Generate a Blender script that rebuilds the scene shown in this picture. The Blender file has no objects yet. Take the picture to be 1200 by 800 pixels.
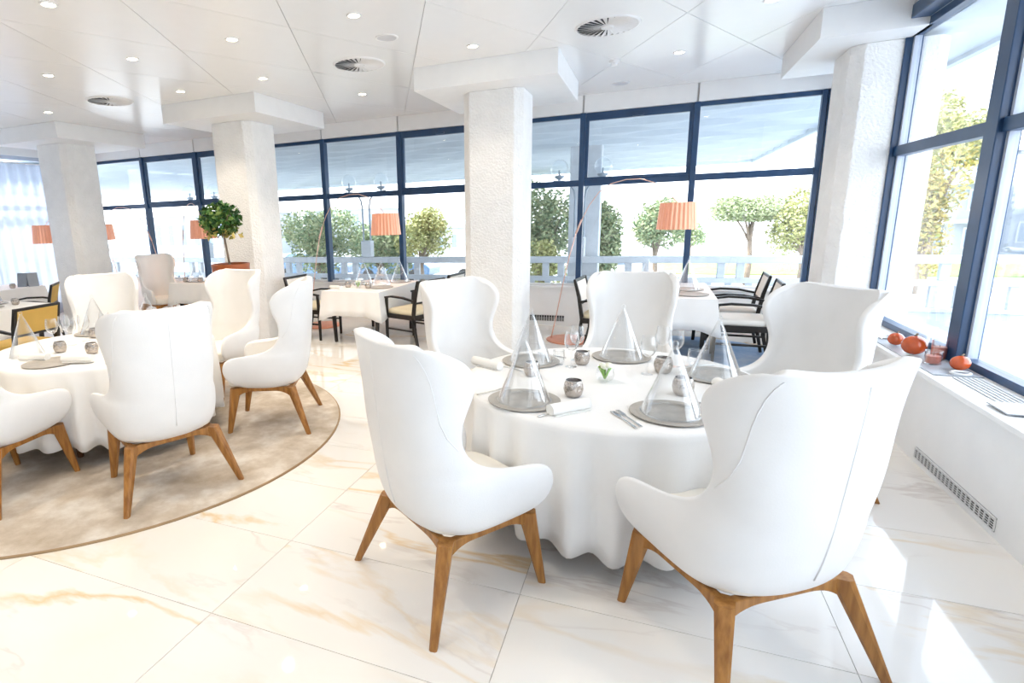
import bpy, bmesh, math, random
from mathutils import Vector, Matrix
PI = math.pi
R = random.Random(7)
C = bpy.context.scene.collection
S = bpy.context.scene

# ------------------------------------------------------------------ camera
cam_data = bpy.data.cameras.new('camera')
cam = bpy.data.objects.new('camera', cam_data); C.objects.link(cam)
right = Vector((0.91866186, 0.39379974, -0.03133943))
up = Vector((-0.05535299, 0.20686431, 0.97680254))
back = Vector((0.3911476, -0.8956165, 0.21183634))
m = Matrix((right, up, back)).transposed().to_4x4()
m.translation = Vector((0, 0, 1.65))
cam.matrix_world = m
cam_data.sensor_fit = 'HORIZONTAL'; cam_data.sensor_width = 36
cam_data.lens = 651.5 * 36 / 1200
cam_data.shift_x = (600 - 478.7) / 1200
cam_data.shift_y = -(400 - 397.7) / 1200
cam_data.clip_start = 0.05; cam_data.clip_end = 600
S.camera = cam

# ------------------------------------------------------------------ sky, light, exposure
w = bpy.data.worlds.new('sky'); S.world = w; w.use_nodes = True
wn = w.node_tree
bg = wn.nodes['Background']
tc = wn.nodes.new('ShaderNodeTexCoord'); sep = wn.nodes.new('ShaderNodeSeparateXYZ')
rp = wn.nodes.new('ShaderNodeValToRGB')
wn.links.new(tc.outputs['Generated'], sep.inputs[0]); wn.links.new(sep.outputs['Z'], rp.inputs[0])
rp.color_ramp.elements[0].position = 0.0; rp.color_ramp.elements[0].color = (0.86, 0.93, 1.0, 1)
rp.color_ramp.elements[1].position = 0.7; rp.color_ramp.elements[1].color = (0.72, 0.84, 1.0, 1)
wn.links.new(rp.outputs[0], bg.inputs[0]); bg.inputs[1].default_value = 1.3
sun_d = bpy.data.lights.new('sun', 'SUN'); sun_d.energy = 2.2; sun_d.angle = math.radians(6); sun_d.color = (1, .95, .86)
sun = bpy.data.objects.new('sun', sun_d); C.objects.link(sun)
sun.rotation_euler = Vector((.65, .25, -.72)).to_track_quat('-Z', 'Y').to_euler()
S.view_settings.view_transform = 'Standard'; S.view_settings.look = 'None'
S.view_settings.gamma = 1.0; S.view_settings.use_curve_mapping = False
S.view_settings.exposure = 2.0
S.cycles.transparent_max_bounces = 32
SPOT_W = 16.0

# ------------------------------------------------------------------ materials
def node_mat(name):
    m = bpy.data.materials.new(name); m.use_nodes = True
    nt = m.node_tree
    return m, nt, nt.nodes['Principled BSDF']
def mat(name, col, rough=.5, metal=0., var=.06, scale=6., bump=0., bscale=40., coat=0., spec=.5, trans=None, coords='Object'):
    """principled material with noise-varied colour and optional fine relief"""
    m, nt, p = node_mat(name)
    p.inputs['Roughness'].default_value = rough; p.inputs['Metallic'].default_value = metal
    p.inputs['Coat Weight'].default_value = coat; p.inputs['Specular IOR Level'].default_value = spec
    t = nt.nodes.new('ShaderNodeTexCoord')
    n = nt.nodes.new('ShaderNodeTexNoise'); n.inputs['Scale'].default_value = scale; n.inputs['Detail'].default_value = 4
    nt.links.new(t.outputs[coords], n.inputs['Vector'])
    r = nt.nodes.new('ShaderNodeValToRGB')
    r.color_ramp.elements[0].position = .3; r.color_ramp.elements[1].position = .7
    r.color_ramp.elements[0].color = (*[max(0, c * (1 - var)) for c in col], 1)
    r.color_ramp.elements[1].color = (*[min(1, c * (1 + var)) for c in col], 1)
    nt.links.new(n.outputs['Fac'], r.inputs[0]); nt.links.new(r.outputs[0], p.inputs['Base Color'])
    if bump:
        b = nt.nodes.new('ShaderNodeTexNoise'); b.inputs['Scale'].default_value = bscale; b.inputs['Detail'].default_value = 3
        nt.links.new(t.outputs[coords], b.inputs['Vector'])
        bn = nt.nodes.new('ShaderNodeBump'); bn.inputs['Strength'].default_value = bump; bn.inputs['Distance'].default_value = .02
        nt.links.new(b.outputs['Fac'], bn.inputs['Height']); nt.links.new(bn.outputs[0], p.inputs['Normal'])
    return m
def glass_mat(name, tint=(1, 1, 1), blend=.2, rough=.0, gain=1.):
    """thin glass sheet: clear straight through, mirror-like towards grazing angles"""
    m = bpy.data.materials.new(name); m.use_nodes = True; nt = m.node_tree
    nt.nodes.remove(nt.nodes['Principled BSDF']); out = nt.nodes['Material Output']
    tr = nt.nodes.new('ShaderNodeBsdfTransparent'); tr.inputs[0].default_value = (*tint, 1)
    gl = nt.nodes.new('ShaderNodeBsdfGlossy'); gl.inputs['Roughness'].default_value = rough
    gl.inputs[0].default_value = (gain, gain, gain, 1)
    lw = nt.nodes.new('ShaderNodeLayerWeight'); lw.inputs[0].default_value = .5
    pw = nt.nodes.new('ShaderNodeMath'); pw.operation = 'POWER'; pw.inputs[1].default_value = blend
    mr = nt.nodes.new('ShaderNodeMapRange'); mr.inputs[3].default_value = .03; mr.inputs[4].default_value = .9
    nt.links.new(lw.outputs['Facing'], pw.inputs[0]); nt.links.new(pw.outputs[0], mr.inputs[0])
    mx = nt.nodes.new('ShaderNodeMixShader')
    nt.links.new(mr.outputs[0], mx.inputs[0]); nt.links.new(tr.outputs[0], mx.inputs[1]); nt.links.new(gl.outputs[0], mx.inputs[2])
    nt.links.new(mx.outputs[0], out.inputs[0])
    return m
def emit_mat(name, col, strength):
    m, nt, p = node_mat(name)
    p.inputs['Base Color'].default_value = (*col, 1)
    p.inputs['Emission Color'].default_value = (*col, 1); p.inputs['Emission Strength'].default_value = strength
    return m
def wood_mat(name, c0, c1, rough=.35, scale=3.):
    m, nt, p = node_mat(name); p.inputs['Roughness'].default_value = rough
    t = nt.nodes.new('ShaderNodeTexCoord'); mp = nt.nodes.new('ShaderNodeMapping'); mp.inputs['Scale'].default_value = (14, 14, 1.2)
    n = nt.nodes.new('ShaderNodeTexNoise'); n.inputs['Scale'].default_value = scale; n.inputs['Detail'].default_value = 6
    nt.links.new(t.outputs['Object'], mp.inputs[0]); nt.links.new(mp.outputs[0], n.inputs['Vector'])
    r = nt.nodes.new('ShaderNodeValToRGB'); r.color_ramp.elements[0].position = .35; r.color_ramp.elements[1].position = .7
    r.color_ramp.elements[0].color = (*c0, 1); r.color_ramp.elements[1].color = (*c1, 1)
    nt.links.new(n.outputs['Fac'], r.inputs[0]); nt.links.new(r.outputs[0], p.inputs['Base Color'])
    return m
def marble_mat():
    m, nt, p = node_mat('polished_marble')
    p.inputs['Roughness'].default_value = .035; p.inputs['Specular IOR Level'].default_value = .62
    N = nt.nodes.new; L = nt.links.new
    g = N('ShaderNodeNewGeometry'); oi = N('ShaderNodeObjectInfo')
    off = N('ShaderNodeVectorMath'); off.operation = 'SCALE'; off.inputs[0].default_value = (7.3, 3.1, 5.7)
    L(oi.outputs['Random'], off.inputs['Scale'])
    ad = N('ShaderNodeVectorMath'); L(g.outputs['Position'], ad.inputs[0]); L(off.outputs[0], ad.inputs[1])
    mp = N('ShaderNodeMapping'); mp.inputs['Rotation'].default_value = (0, 0, .5); mp.inputs['Scale'].default_value = (.55, 1.5, 1)
    L(ad.outputs[0], mp.inputs[0])
    col = None
    for sc, width, vein, k in ((.9, .020, (.76, .55, .28), .85), (1.35, .014, (.58, .50, .46), .50), (.45, .06, (.90, .84, .74), .45)):
        n = N('ShaderNodeTexNoise'); n.inputs['Scale'].default_value = sc; n.inputs['Detail'].default_value = 7; n.inputs['Distortion'].default_value = .35
        L(mp.outputs[0], n.inputs['Vector'])
        s = N('ShaderNodeMath'); s.operation = 'SUBTRACT'; s.inputs[1].default_value = .5; L(n.outputs['Fac'], s.inputs[0])
        a = N('ShaderNodeMath'); a.operation = 'ABSOLUTE'; L(s.outputs[0], a.inputs[0])
        r = N('ShaderNodeMapRange'); r.inputs[1].default_value = 0; r.inputs[2].default_value = width; r.inputs[3].default_value = k; r.inputs[4].default_value = 0
        L(a.outputs[0], r.inputs[0])
        n2 = N('ShaderNodeTexNoise'); n2.inputs['Scale'].default_value = sc * 1.1; n2.inputs['Detail'].default_value = 2
        ad2 = N('ShaderNodeVectorMath'); ad2.inputs[1].default_value = (9, 4, sc * 10); L(mp.outputs[0], ad2.inputs[0]); L(ad2.outputs[0], n2.inputs['Vector'])
        r2 = N('ShaderNodeMapRange'); r2.inputs[1].default_value = .42; r2.inputs[2].default_value = .62; L(n2.outputs['Fac'], r2.inputs[0])
        mu = N('ShaderNodeMath'); mu.operation = 'MULTIPLY'; L(r.outputs[0], mu.inputs[0]); L(r2.outputs[0], mu.inputs[1])
        mx = N('ShaderNodeMix'); mx.data_type = 'RGBA'
        L(mu.outputs[0], mx.inputs[0])
        if col is None: mx.inputs[6].default_value = (.88, .85, .81, 1)
        else: L(col, mx.inputs[6])
        mx.inputs[7].default_value = (*vein, 1)
        col = mx.outputs[2]
    L(col, p.inputs['Base Color'])
    return m
def rug_mat(name, c0, c1, c2):
    m, nt, p = node_mat(name); p.inputs['Roughness'].default_value = .9
    N = nt.nodes.new; L = nt.links.new
    t = N('ShaderNodeTexCoord'); n = N('ShaderNodeTexNoise'); n.inputs['Scale'].default_value = 2.4; n.inputs['Detail'].default_value = 7; n.inputs['Roughness'].default_value = .65
    L(t.outputs['Object'], n.inputs['Vector'])
    r = N('ShaderNodeValToRGB'); r.color_ramp.elements[0].position = .36; r.color_ramp.elements[1].position = .66
    r.color_ramp.elements[0].color = (*c0, 1); r.color_ramp.elements[1].color = (*c2, 1)
    e = r.color_ramp.elements.new(.5); e.color = (*c1, 1)
    L(n.outputs['Fac'], r.inputs[0]); L(r.outputs[0], p.inputs['Base Color'])
    b = N('ShaderNodeTexNoise'); b.inputs['Scale'].default_value = 260
    L(t.outputs['Object'], b.inputs['Vector'])
    bn = N('ShaderNodeBump'); bn.inputs['Strength'].default_value = .4; bn.inputs['Distance'].default_value = .004
    L(b.outputs['Fac'], bn.inputs['Height']); L(bn.outputs[0], p.inputs['Normal'])
    return m
def leaf_mat(name, c0, c1, c2):
    m, nt, p = node_mat(name); p.inputs['Roughness'].default_value = .55
    N = nt.nodes.new; L = nt.links.new
    g = N('ShaderNodeNewGeometry'); r = N('ShaderNodeValToRGB')
    r.color_ramp.elements[0].color = (*c0, 1); r.color_ramp.elements[1].color = (*c2, 1)
    e = r.color_ramp.elements.new(.5); e.color = (*c1, 1)
    L(g.outputs['Random Per Island'], r.inputs[0]); L(r.outputs[0], p.inputs['Base Color'])
    return m
def lit_shade():
    m, nt, p = node_mat('lit_copper_shade'); p.inputs['Roughness'].default_value = .3; p.inputs['Metallic'].default_value = .45
    p.inputs['Base Color'].default_value = (.90, .44, .29, 1)
    p.inputs['Emission Color'].default_value = (1, .34, .20, 1); p.inputs['Emission Strength'].default_value = .03
    return m
def sheer_mat():
    m = bpy.data.materials.new('sheer_voile'); m.use_nodes = True; nt = m.node_tree
    nt.nodes.remove(nt.nodes['Principled BSDF']); out = nt.nodes['Material Output']
    tr = nt.nodes.new('ShaderNodeBsdfTransparent'); tl = nt.nodes.new('ShaderNodeBsdfTranslucent'); df = nt.nodes.new('ShaderNodeBsdfDiffuse')
    for q in (tl, df): q.inputs[0].default_value = (.40, .44, .52, 1)
    t = nt.nodes.new('ShaderNodeTexCoord'); n = nt.nodes.new('ShaderNodeTexNoise'); n.inputs['Scale'].default_value = 30
    nt.links.new(t.outputs['Object'], n.inputs['Vector'])
    mr = nt.nodes.new('ShaderNodeMapRange'); mr.inputs[3].default_value = .90; mr.inputs[4].default_value = .97
    nt.links.new(n.outputs['Fac'], mr.inputs[0])
    m1 = nt.nodes.new('ShaderNodeMixShader'); m2 = nt.nodes.new('ShaderNodeMixShader'); m1.inputs[0].default_value = .4
    nt.links.new(tl.outputs[0], m1.inputs[1]); nt.links.new(df.outputs[0], m1.inputs[2])
    nt.links.new(mr.outputs[0], m2.inputs[0]); nt.links.new(tr.outputs[0], m2.inputs[1]); nt.links.new(m1.outputs[0], m2.inputs[2])
    nt.links.new(m2.outputs[0], out.inputs[0])
    return m

M = dict(
    marble=marble_mat(),
    ceil=mat('glossy_white_ceiling', (.94, .94, .935), .24, var=.008),
    plaster=mat('rough_white_plaster', (.91, .905, .89), .85, var=.03, bump=.8, bscale=42),
    paint=mat('white_wall_paint', (.92, .92, .915), .5, var=.015),
    joint=mat('joint_shadow_gap', (.74, .74, .74), .8, var=.04),
    grout=mat('pale_grout', (.79, .75, .69), .8, var=.05),
    navy=mat('navy_window_metal', (.012, .052, .135), .32, var=.1, spec=.6),
    navy2=mat('pale_edge_metal', (.55, .6, .7), .4, var=.05),
    pane=glass_mat('window_glass', (.99, .997, 1.0), 5.),
    glass=glass_mat('clear_table_glass', (.985, .99, .993), 1.9, .03, 1.0),
    leather=mat('white_leather', (.87, .865, .86), .42, var=.02, bump=.05, bscale=160),
    seam=mat('white_piping', (.86, .855, .85), .5, var=.03),
    cushion=mat('cream_cushion', (.86, .82, .74), .6, var=.03),
    oak=wood_mat('brown_oak', (.27, .105, .02), (.46, .21, .05)),
    walnut=wood_mat('dark_walnut', (.10, .04, .015), (.17, .07, .025)),
    ebony=wood_mat('ebonised_wood', (.006, .005, .005), (.016, .013, .012), .35),
    cloth=mat('white_table_linen', (.885, .88, .87), .75, var=.015, bump=.08, bscale=220),
    napkin=mat('white_napkin_linen', (.88, .87, .84), .8, var=.02, bump=.1, bscale=200),
    slate=mat('grey_beige_charger', (.40, .37, .33), .45, var=.14, scale=14, bump=.1, bscale=60),
    steel=mat('polished_steel', (.72, .71, .69), .18, 1., var=.05),
    silver=mat('hammered_silver', (.50, .45, .41), .14, 1., var=.2, scale=26, bump=.9, bscale=34),
    darkin=mat('dark_cup_inside', (.05, .035, .03), .4, var=.1),
    copper=mat('copper_base', (.86, .38, .24), .34, .35, var=.06), shade=lit_shade(),
    copper_rod=mat('copper_rod', (.84, .55, .45), .3, .8, var=.05),
    shade_in=emit_mat('lit_shade_lining', (1.0, .74, .45), 1.1),
    dl_emit=emit_mat('downlight_lens', (1.0, .86, .62), 9.0),
    white_metal=mat('white_metal', (.84, .84, .84), .4, var=.02),
    grey_metal=mat('grey_slot_metal', (.30, .33, .37), .4, .3, var=.08),
    dark_slot=mat('dark_slot', (.03, .032, .035), .6, var=.1),
    seat_cream=mat('cream_seat_fabric', (.74, .66, .48), .8, var=.05, bump=.1, bscale=180),
    seat_ochre=mat('ochre_seat_fabric', (.72, .47, .12), .8, var=.05, bump=.1, bscale=180),
    seat_white=mat('pale_seat_fabric', (.80, .78, .73), .8, var=.04, bump=.1, bscale=180),
    rug=rug_mat('beige_rug_pile', (.43, .35, .26), (.57, .49, .40), (.77, .72, .65)),
    rug_blue=rug_mat('blue_grey_rug_pile', (.26, .42, .66), (.40, .54, .74), (.60, .68, .80)),
    binding=mat('brown_rug_binding', (.36, .24, .13), .8, var=.1),
    pot=mat('rust_planter', (.30, .075, .018), .35, var=.18, scale=5),
    soil=mat('potting_soil', (.05, .03, .02), .95, var=.3, bump=.6),
    leaf=leaf_mat('glossy_leaves', (.01, .06, .012), (.03, .13, .02), (.18, .26, .05)),
    leaf_y=leaf_mat('yellowing_leaves', (.22, .26, .05), (.45, .36, .10), (.55, .42, .12)),
    olive=leaf_mat('olive_foliage', (.16, .25, .13), (.30, .36, .19), (.46, .47, .27)),
    olive_y=leaf_mat('yellow_olive_foliage', (.26, .29, .10), (.42, .42, .16), (.55, .52, .25)),
    pine=leaf_mat('pine_needles', (.24, .30, .14), (.36, .41, .21), (.46, .48, .30)),
    bark=mat('tree_bark', (.26, .20, .15), .9, var=.25, bump=.6),
    orange=mat('orange_glaze', (.60, .09, .015), .08, var=.25, scale=9, coat=.5),
    red_wax=mat('rose_wax', (.62, .22, .16), .5, var=.1),
    wax=mat('pale_wax', (.82, .72, .62), .5, var=.05),
    tray=mat('slate_tray', (.45, .48, .52), .3, var=.08),
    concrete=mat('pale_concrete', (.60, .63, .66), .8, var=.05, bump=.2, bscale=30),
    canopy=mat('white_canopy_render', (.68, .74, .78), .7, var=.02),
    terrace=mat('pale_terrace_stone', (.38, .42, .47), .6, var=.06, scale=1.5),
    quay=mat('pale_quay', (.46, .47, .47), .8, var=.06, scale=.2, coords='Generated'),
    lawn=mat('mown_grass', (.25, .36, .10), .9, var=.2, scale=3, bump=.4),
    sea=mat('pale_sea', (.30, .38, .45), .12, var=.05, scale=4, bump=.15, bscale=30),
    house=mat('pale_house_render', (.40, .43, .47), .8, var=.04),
    roof=mat('pale_roof', (.62, .55, .50), .8, var=.08),
    shutter=mat('blue_grey_window', (.20, .27, .36), .3, var=.1),
    awning=mat('blue_awning', (.10, .36, .62), .6, var=.06),
    lamp_grey=mat('grey_lamp_metal', (.28, .33, .38), .4, .3, var=.06),
    globe=glass_mat('lamp_globe_glass', (.97, .985, 1), 3., .05, .95),
    stem=mat('green_stem', (.30, .55, .10), .5, var=.15),
    petal=mat('white_petal', (.86, .88, .74), .6, var=.04),
    flag=mat('white_mast', (.82, .82, .84), .5, var=.03),
    car=mat('blue_car_paint', (.10, .18, .30), .25, var=.05, coat=.4),
    car_white=mat('white_car_paint', (.78, .79, .82), .25, var=.03, coat=.4),
    tyre=mat('tyre_rubber', (.03, .03, .03), .8, var=.1),
)

# ------------------------------------------------------------------ mesh builder
class MB:
    def __init__(s): s.v = []; s.f = []
    def add(s, vs, fs):
        o = len(s.v); s.v += [tuple(p) for p in vs]; s.f += [tuple(i + o for i in f) for f in fs]; return s
    def box(s, x0, x1, y0, y1, z0, z1, rz=0., c=None):
        vs = [(x0, y0, z0), (x1, y0, z0), (x1, y1, z0), (x0, y1, z0), (x0, y0, z1), (x1, y0, z1), (x1, y1, z1), (x0, y1, z1)]
        return s.add(vs, [(0, 3, 2, 1), (4, 5, 6, 7), (0, 1, 5, 4), (1, 2, 6, 5), (2, 3, 7, 6), (3, 0, 4, 7)])
    def prism(s, poly, z0, z1):
        n = len(poly)
        vs = [(x, y, z0) for x, y in poly] + [(x, y, z1) for x, y in poly]
        return s.add(vs, [tuple(range(n))[::-1], tuple(range(n, 2 * n))] + [(i, (i + 1) % n, n + (i + 1) % n, n + i) for i in range(n)])
    def loft(s, rings, caps=True, closed=True):
        n = len(rings[0]); vs = [p for r in rings for p in r]; fs = []
        for k in range(len(rings) - 1):
            for i in range(n if closed else n - 1):
                j = (i + 1) % n
                fs.append((k * n + i, k * n + j, (k + 1) * n + j, (k + 1) * n + i))
        if caps:
            fs.append(tuple(range(n))[::-1]); fs.append(tuple(range((len(rings) - 1) * n, len(rings) * n)))
        return s.add(vs, fs)
    def tube(s, path, rad, n=8):
        P = [Vector(p) for p in path]; rings = []
        if not hasattr(rad, '__len__'): rad = [rad] * len(P)
        ref = Vector((0, 0, 1))
        for i, p in enumerate(P):
            d = (P[min(i + 1, len(P) - 1)] - P[max(i - 1, 0)]).normalized()
            r0 = ref if abs(d.dot(ref)) < .95 else Vector((1, 0, 0))
            a = d.cross(r0).normalized(); b = a.cross(d)
            if i and a.dot(pa) < 0: a = -a; b = -b
            pa = a
            rings.append([p + (a * math.cos(t) + b * math.sin(t)) * rad[i] for t in [2 * PI * k / n for k in range(n)]])
        return s.loft(rings)
    def bar(s, path, ws, hs):
        """rectangular bar along a path; hs is the size in the vertical plane of the path, ws across it"""
        P = [Vector(p) for p in path]; rings = []
        if not hasattr(ws, '__len__'): ws = [ws] * len(P)
        if not hasattr(hs, '__len__'): hs = [hs] * len(P)
        for i, p in enumerate(P):
            d = (P[min(i + 1, len(P) - 1)] - P[max(i - 1, 0)]).normalized()
            a = d.cross(Vector((0, 0, 1)))
            a = a.normalized() if a.length > .05 else Vector((1, 0, 0))
            b = a.cross(d).normalized()
            rings.append([p + a * x * ws[i] / 2 + b * y * hs[i] / 2 for x, y in ((-1, -1), (1, -1), (1, 1), (-1, 1))])
        return s.loft(rings)
    def lathe(s, prof, n=24, c=(0, 0, 0)):
        """closed rings; profile ends with r=0 become poles"""
        vs = []; idx = []
        for r, z in prof:
            if r < 1e-6: idx.append([len(vs)] * n); vs.append((c[0], c[1], c[2] + z))
            else:
                idx.append(list(range(len(vs), len(vs) + n)))
                vs += [(c[0] + r * math.cos(2 * PI * k / n), c[1] + r * math.sin(2 * PI * k / n), c[2] + z) for k in range(n)]
        fs = []
        for a, b in zip(idx, idx[1:]):
            for k in range(n):
                q = [a[k], a[(k + 1) % n], b[(k + 1) % n], b[k]]
                u = []
                for t in q:
                    if t not in u: u.append(t)
                if len(u) > 2: fs.append(tuple(u))
        return s.add(vs, fs)
    def ball(s, c, rx, ry=None, rz=None, n=10, k=7):
        ry = ry or rx; rz = rz or rx
        o = len(s.v)
        s.lathe([(max(0, math.sin(PI * i / k)) if 0 < i < k else 0, -math.cos(PI * i / k)) for i in range(k + 1)], n)
        s.v[o:] = [(c[0] + x * rx, c[1] + y * ry, c[2] + z * rz) for x, y, z in s.v[o:]]
        return s
    def mesh(s, name, material, smooth=None, recalc=True):
        me = bpy.data.meshes.new(name); me.from_pydata(s.v, [], s.f)
        if recalc:
            b = bmesh.new(); b.from_mesh(me); bmesh.ops.recalc_face_normals(b, faces=b.faces); b.to_mesh(me); b.free()
        me.materials.append(material)
        if smooth is not None:
            me.polygons.foreach_set('use_smooth', [True] * len(me.polygons))
            if smooth < 180: me.set_sharp_from_angle(angle=math.radians(smooth))
        return me
    def build(s, name, material, parent=None, loc=None, rz=0., smooth=None, bevel=0., recalc=True):
        o = bpy.data.objects.new(name, s.mesh(name, material, smooth, recalc)); C.objects.link(o)
        if parent: o.parent = parent
        if loc is not None: o.location = loc
        o.rotation_euler = (0, 0, rz)
        if bevel:
            b = o.modifiers.new('bevel', 'BEVEL'); b.width = bevel; b.segments = 2; b.limit_method = 'ANGLE'
        return o
def thing(name, label, cat, loc=(0, 0, 0), rz=0., group=None):
    o = bpy.data.objects.new(name, None); C.objects.link(o); o.empty_display_size = .1
    o.location = loc; o.rotation_euler = (0, 0, rz)
    return tag(o, label, cat, group)
def tag(o, label=None, cat=None, group=None, kind=None):
    if label: o['label'] = label
    if cat: o['category'] = cat
    if group: o['group'] = group
    if kind: o['kind'] = kind
    return o
KIDS = {}
def dup(root, loc=None, rz=None, label=None, group=None):
    def rec(o, par):
        c = o.copy(); C.objects.link(c)
        if par: c.parent = par
        for ch in o.children: rec(ch, c)
        return c
    r = rec(root, None)
    if loc is not None: r.location = loc
    if rz is not None: r.rotation_euler = (0, 0, rz)
    if label: r['label'] = label
    if group: r['group'] = group
    return r
def struct(o, label=None): o['kind'] = 'structure'; (label and o.__setitem__('label', label)); return o
def pivot(name, loc=(0, 0, 0), label=None):
    o = bpy.data.objects.new(name, None); C.objects.link(o); o.location = loc; o.empty_display_size = .1
    return struct(o, label)
def part_copy(src, parent, loc, rz=0., name=None):
    c = src.copy(); C.objects.link(c); c.parent = parent; c.location = loc; c.rotation_euler = (0, 0, rz)
    return c

# ================================================================== SETTING
ZC, ZF, ZS = 3.245, 3.01, .60          # ceiling, window head, sill
XW, YW = 1.95, 8.60                    # window planes, right and back
XL, YB = -10.9, -3.2                   # left wall, open end behind the camera
# ---- floor of marble tiles
floor = struct(MB().box(XL - .3, XW + .12, YB, YW + .1, -.08, -.006).build('floor', M['grout']), 'polished cream marble tiled floor with golden veins')
TX, TY, X0, Y0 = 1.22, .595, -1.67, 1.585
def clip_poly(poly, x0, x1, y0, y1):
    for ax, lim, sg in ((0, x0, 1), (0, x1, -1), (1, y0, 1), (1, y1, -1)):
        out = []
        for i in range(len(poly)):
            a, b = poly[i], poly[(i + 1) % len(poly)]
            da, db = sg * (a[ax] - lim), sg * (b[ax] - lim)
            if da >= 0: out.append(a)
            if da * db < 0:
                t = da / (da - db); out.append((a[0] + t * (b[0] - a[0]), a[1] + t * (b[1] - a[1])))
        poly = out
        if not poly: return []
    return poly
def area(p): return abs(sum(p[i][0] * p[(i + 1) % len(p)][1] - p[(i + 1) % len(p)][0] * p[i][1] for i in range(len(p)))) / 2
g = .0016
tile_me = MB().box(g, TX - g, g, TY - g, -.02, 0).mesh('tile', M['marble'])
FXL, FXR, FYB, FYT = XL, 1.655, YB, YW - .1
i0 = math.floor((FXL - X0) / TX); i1 = math.ceil((FXR - X0) / TX); j0 = math.floor((FYB - Y0) / TY); j1 = math.ceil((FYT - Y0) / TY)
for i in range(i0, i1):
    for j in range(j0, j1):
        x, y = X0 + i * TX, Y0 + j * TY
        if x >= FXL and x + TX <= FXR and y >= FYB and y + TY <= FYT:
            o = bpy.data.objects.new('tile', tile_me); C.objects.link(o); o.location = (x, y, 0); o.parent = floor
        else:
            q = clip_poly([(x + g, y + g), (x + TX - g, y + g), (x + TX - g, y + TY - g), (x + g, y + TY - g)], FXL, FXR, FYB, FYT)
            if len(q) > 2 and area(q) > .01:
                MB().prism(q, -.02, 0).build('tile', M['marble'], floor)
# ---- ceiling of lozenge panels
ceiling = struct(MB().box(XL - .3, XW + .1, YB, YW + .1, ZC + .012, ZC + .1).build('ceiling', M['joint']), 'glossy white ceiling of lozenge panels')
HX, HY, CX0, CY0 = .61, 1.27, -3.49, 4.32
pan_me = None
def loz(cx, cy, gp=.003): return [(cx - HX + gp, cy), (cx, cy - HY + gp * 2), (cx + HX - gp, cy), (cx, cy + HY - gp * 2)]
pan_me = MB().prism(loz(0, 0), 0, .012).mesh('ceiling_panel', M['ceil'])
CXL, CXR, CYB, CYT = XL, XW - .05, YB, YW - .02
for r_ in range(-7, 5):
    cy = CY0 + r_ * HY
    for k in range(-8, 7):
        cx = CX0 + k * 2 * HX + (HX if r_ % 2 else 0)
        if cx - HX >= CXL and cx + HX <= CXR and cy - HY >= CYB and cy + HY <= CYT:
            o = bpy.data.objects.new('ceiling_panel', pan_me); C.objects.link(o); o.location = (cx, cy, ZC); o.parent = ceiling
        else:
            q = clip_poly(loz(cx, cy), CXL, CXR, CYB, CYT)
            if len(q) > 2 and area(q) > .01: MB().prism(q, ZC, ZC + .012).build('ceiling_panel', M['ceil'], ceiling)
# ---- walls
wb = struct(MB().box(XL - .3, XW + .1, YW - .10, YW + .1, 0, ZS - .03).build('wall_back', M['paint']), 'low white wall under the long row of windows')
MB().box(XL - .3, XW - .1, YW - .14, YW - .05, ZS - .03, ZS).build('sill_board', M['paint'], wb, bevel=.004)
wh = struct(MB().box(XL - .3, XW + .1, YW - .02, YW + .12, ZF, ZC + .1).build('wall_back_upper', M['joint']), 'white bulkhead above the long row of windows')
MULL = [-9.42, -8.03, -6.62, -5.22, -3.80, -2.38, -.965, .455, 1.885]
for a, b in zip([XL] + MULL, MULL + [XW]):
    if b - a > .15: MB().box(a + .012, b - .012, YW - .06, YW - .02, ZF + .004, ZC).build('bulkhead_panel', M['paint'], wh, bevel=.002)
wr = struct(MB().box(1.655, XW + .1, YB, YW - .1, 0, ZS - .03).build('wall_right', M['paint']), 'low white wall under the tall side windows')
MB().box(1.62, XW - .02, YB, YW - .12, ZS - .03, ZS).build('sill_board', M['paint'], wr, bevel=.004)
wru = struct(MB().box(XW - .03, XW + .12, YB, YW, ZF + .15, ZC + .1).build('wall_right_upper', M['paint']), 'white strip above the tall side windows')
struct(MB().box(XL - .3, XW + .12, YB - .2, YB, -.1, ZC + .1).build('wall_behind', M['paint']), 'plain white wall behind the viewpoint')
wl = struct(MB().box(XL - .3, XL, YB, 3.2, 0, ZC).build('wall_left', M['paint']), 'white left wall')
MB().box(XL - .3, XL, 3.2, YW, 0, .35).build('wall_panel', M['paint'], wl)
MB().box(XL - .3, XL, 3.2, YW, 3.02, ZC).build('wall_panel', M['paint'], wl)
MB().box(XL - .3, XL, 7.75, YW, .35, 3.02).build('wall_panel', M['paint'], wl)

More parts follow.
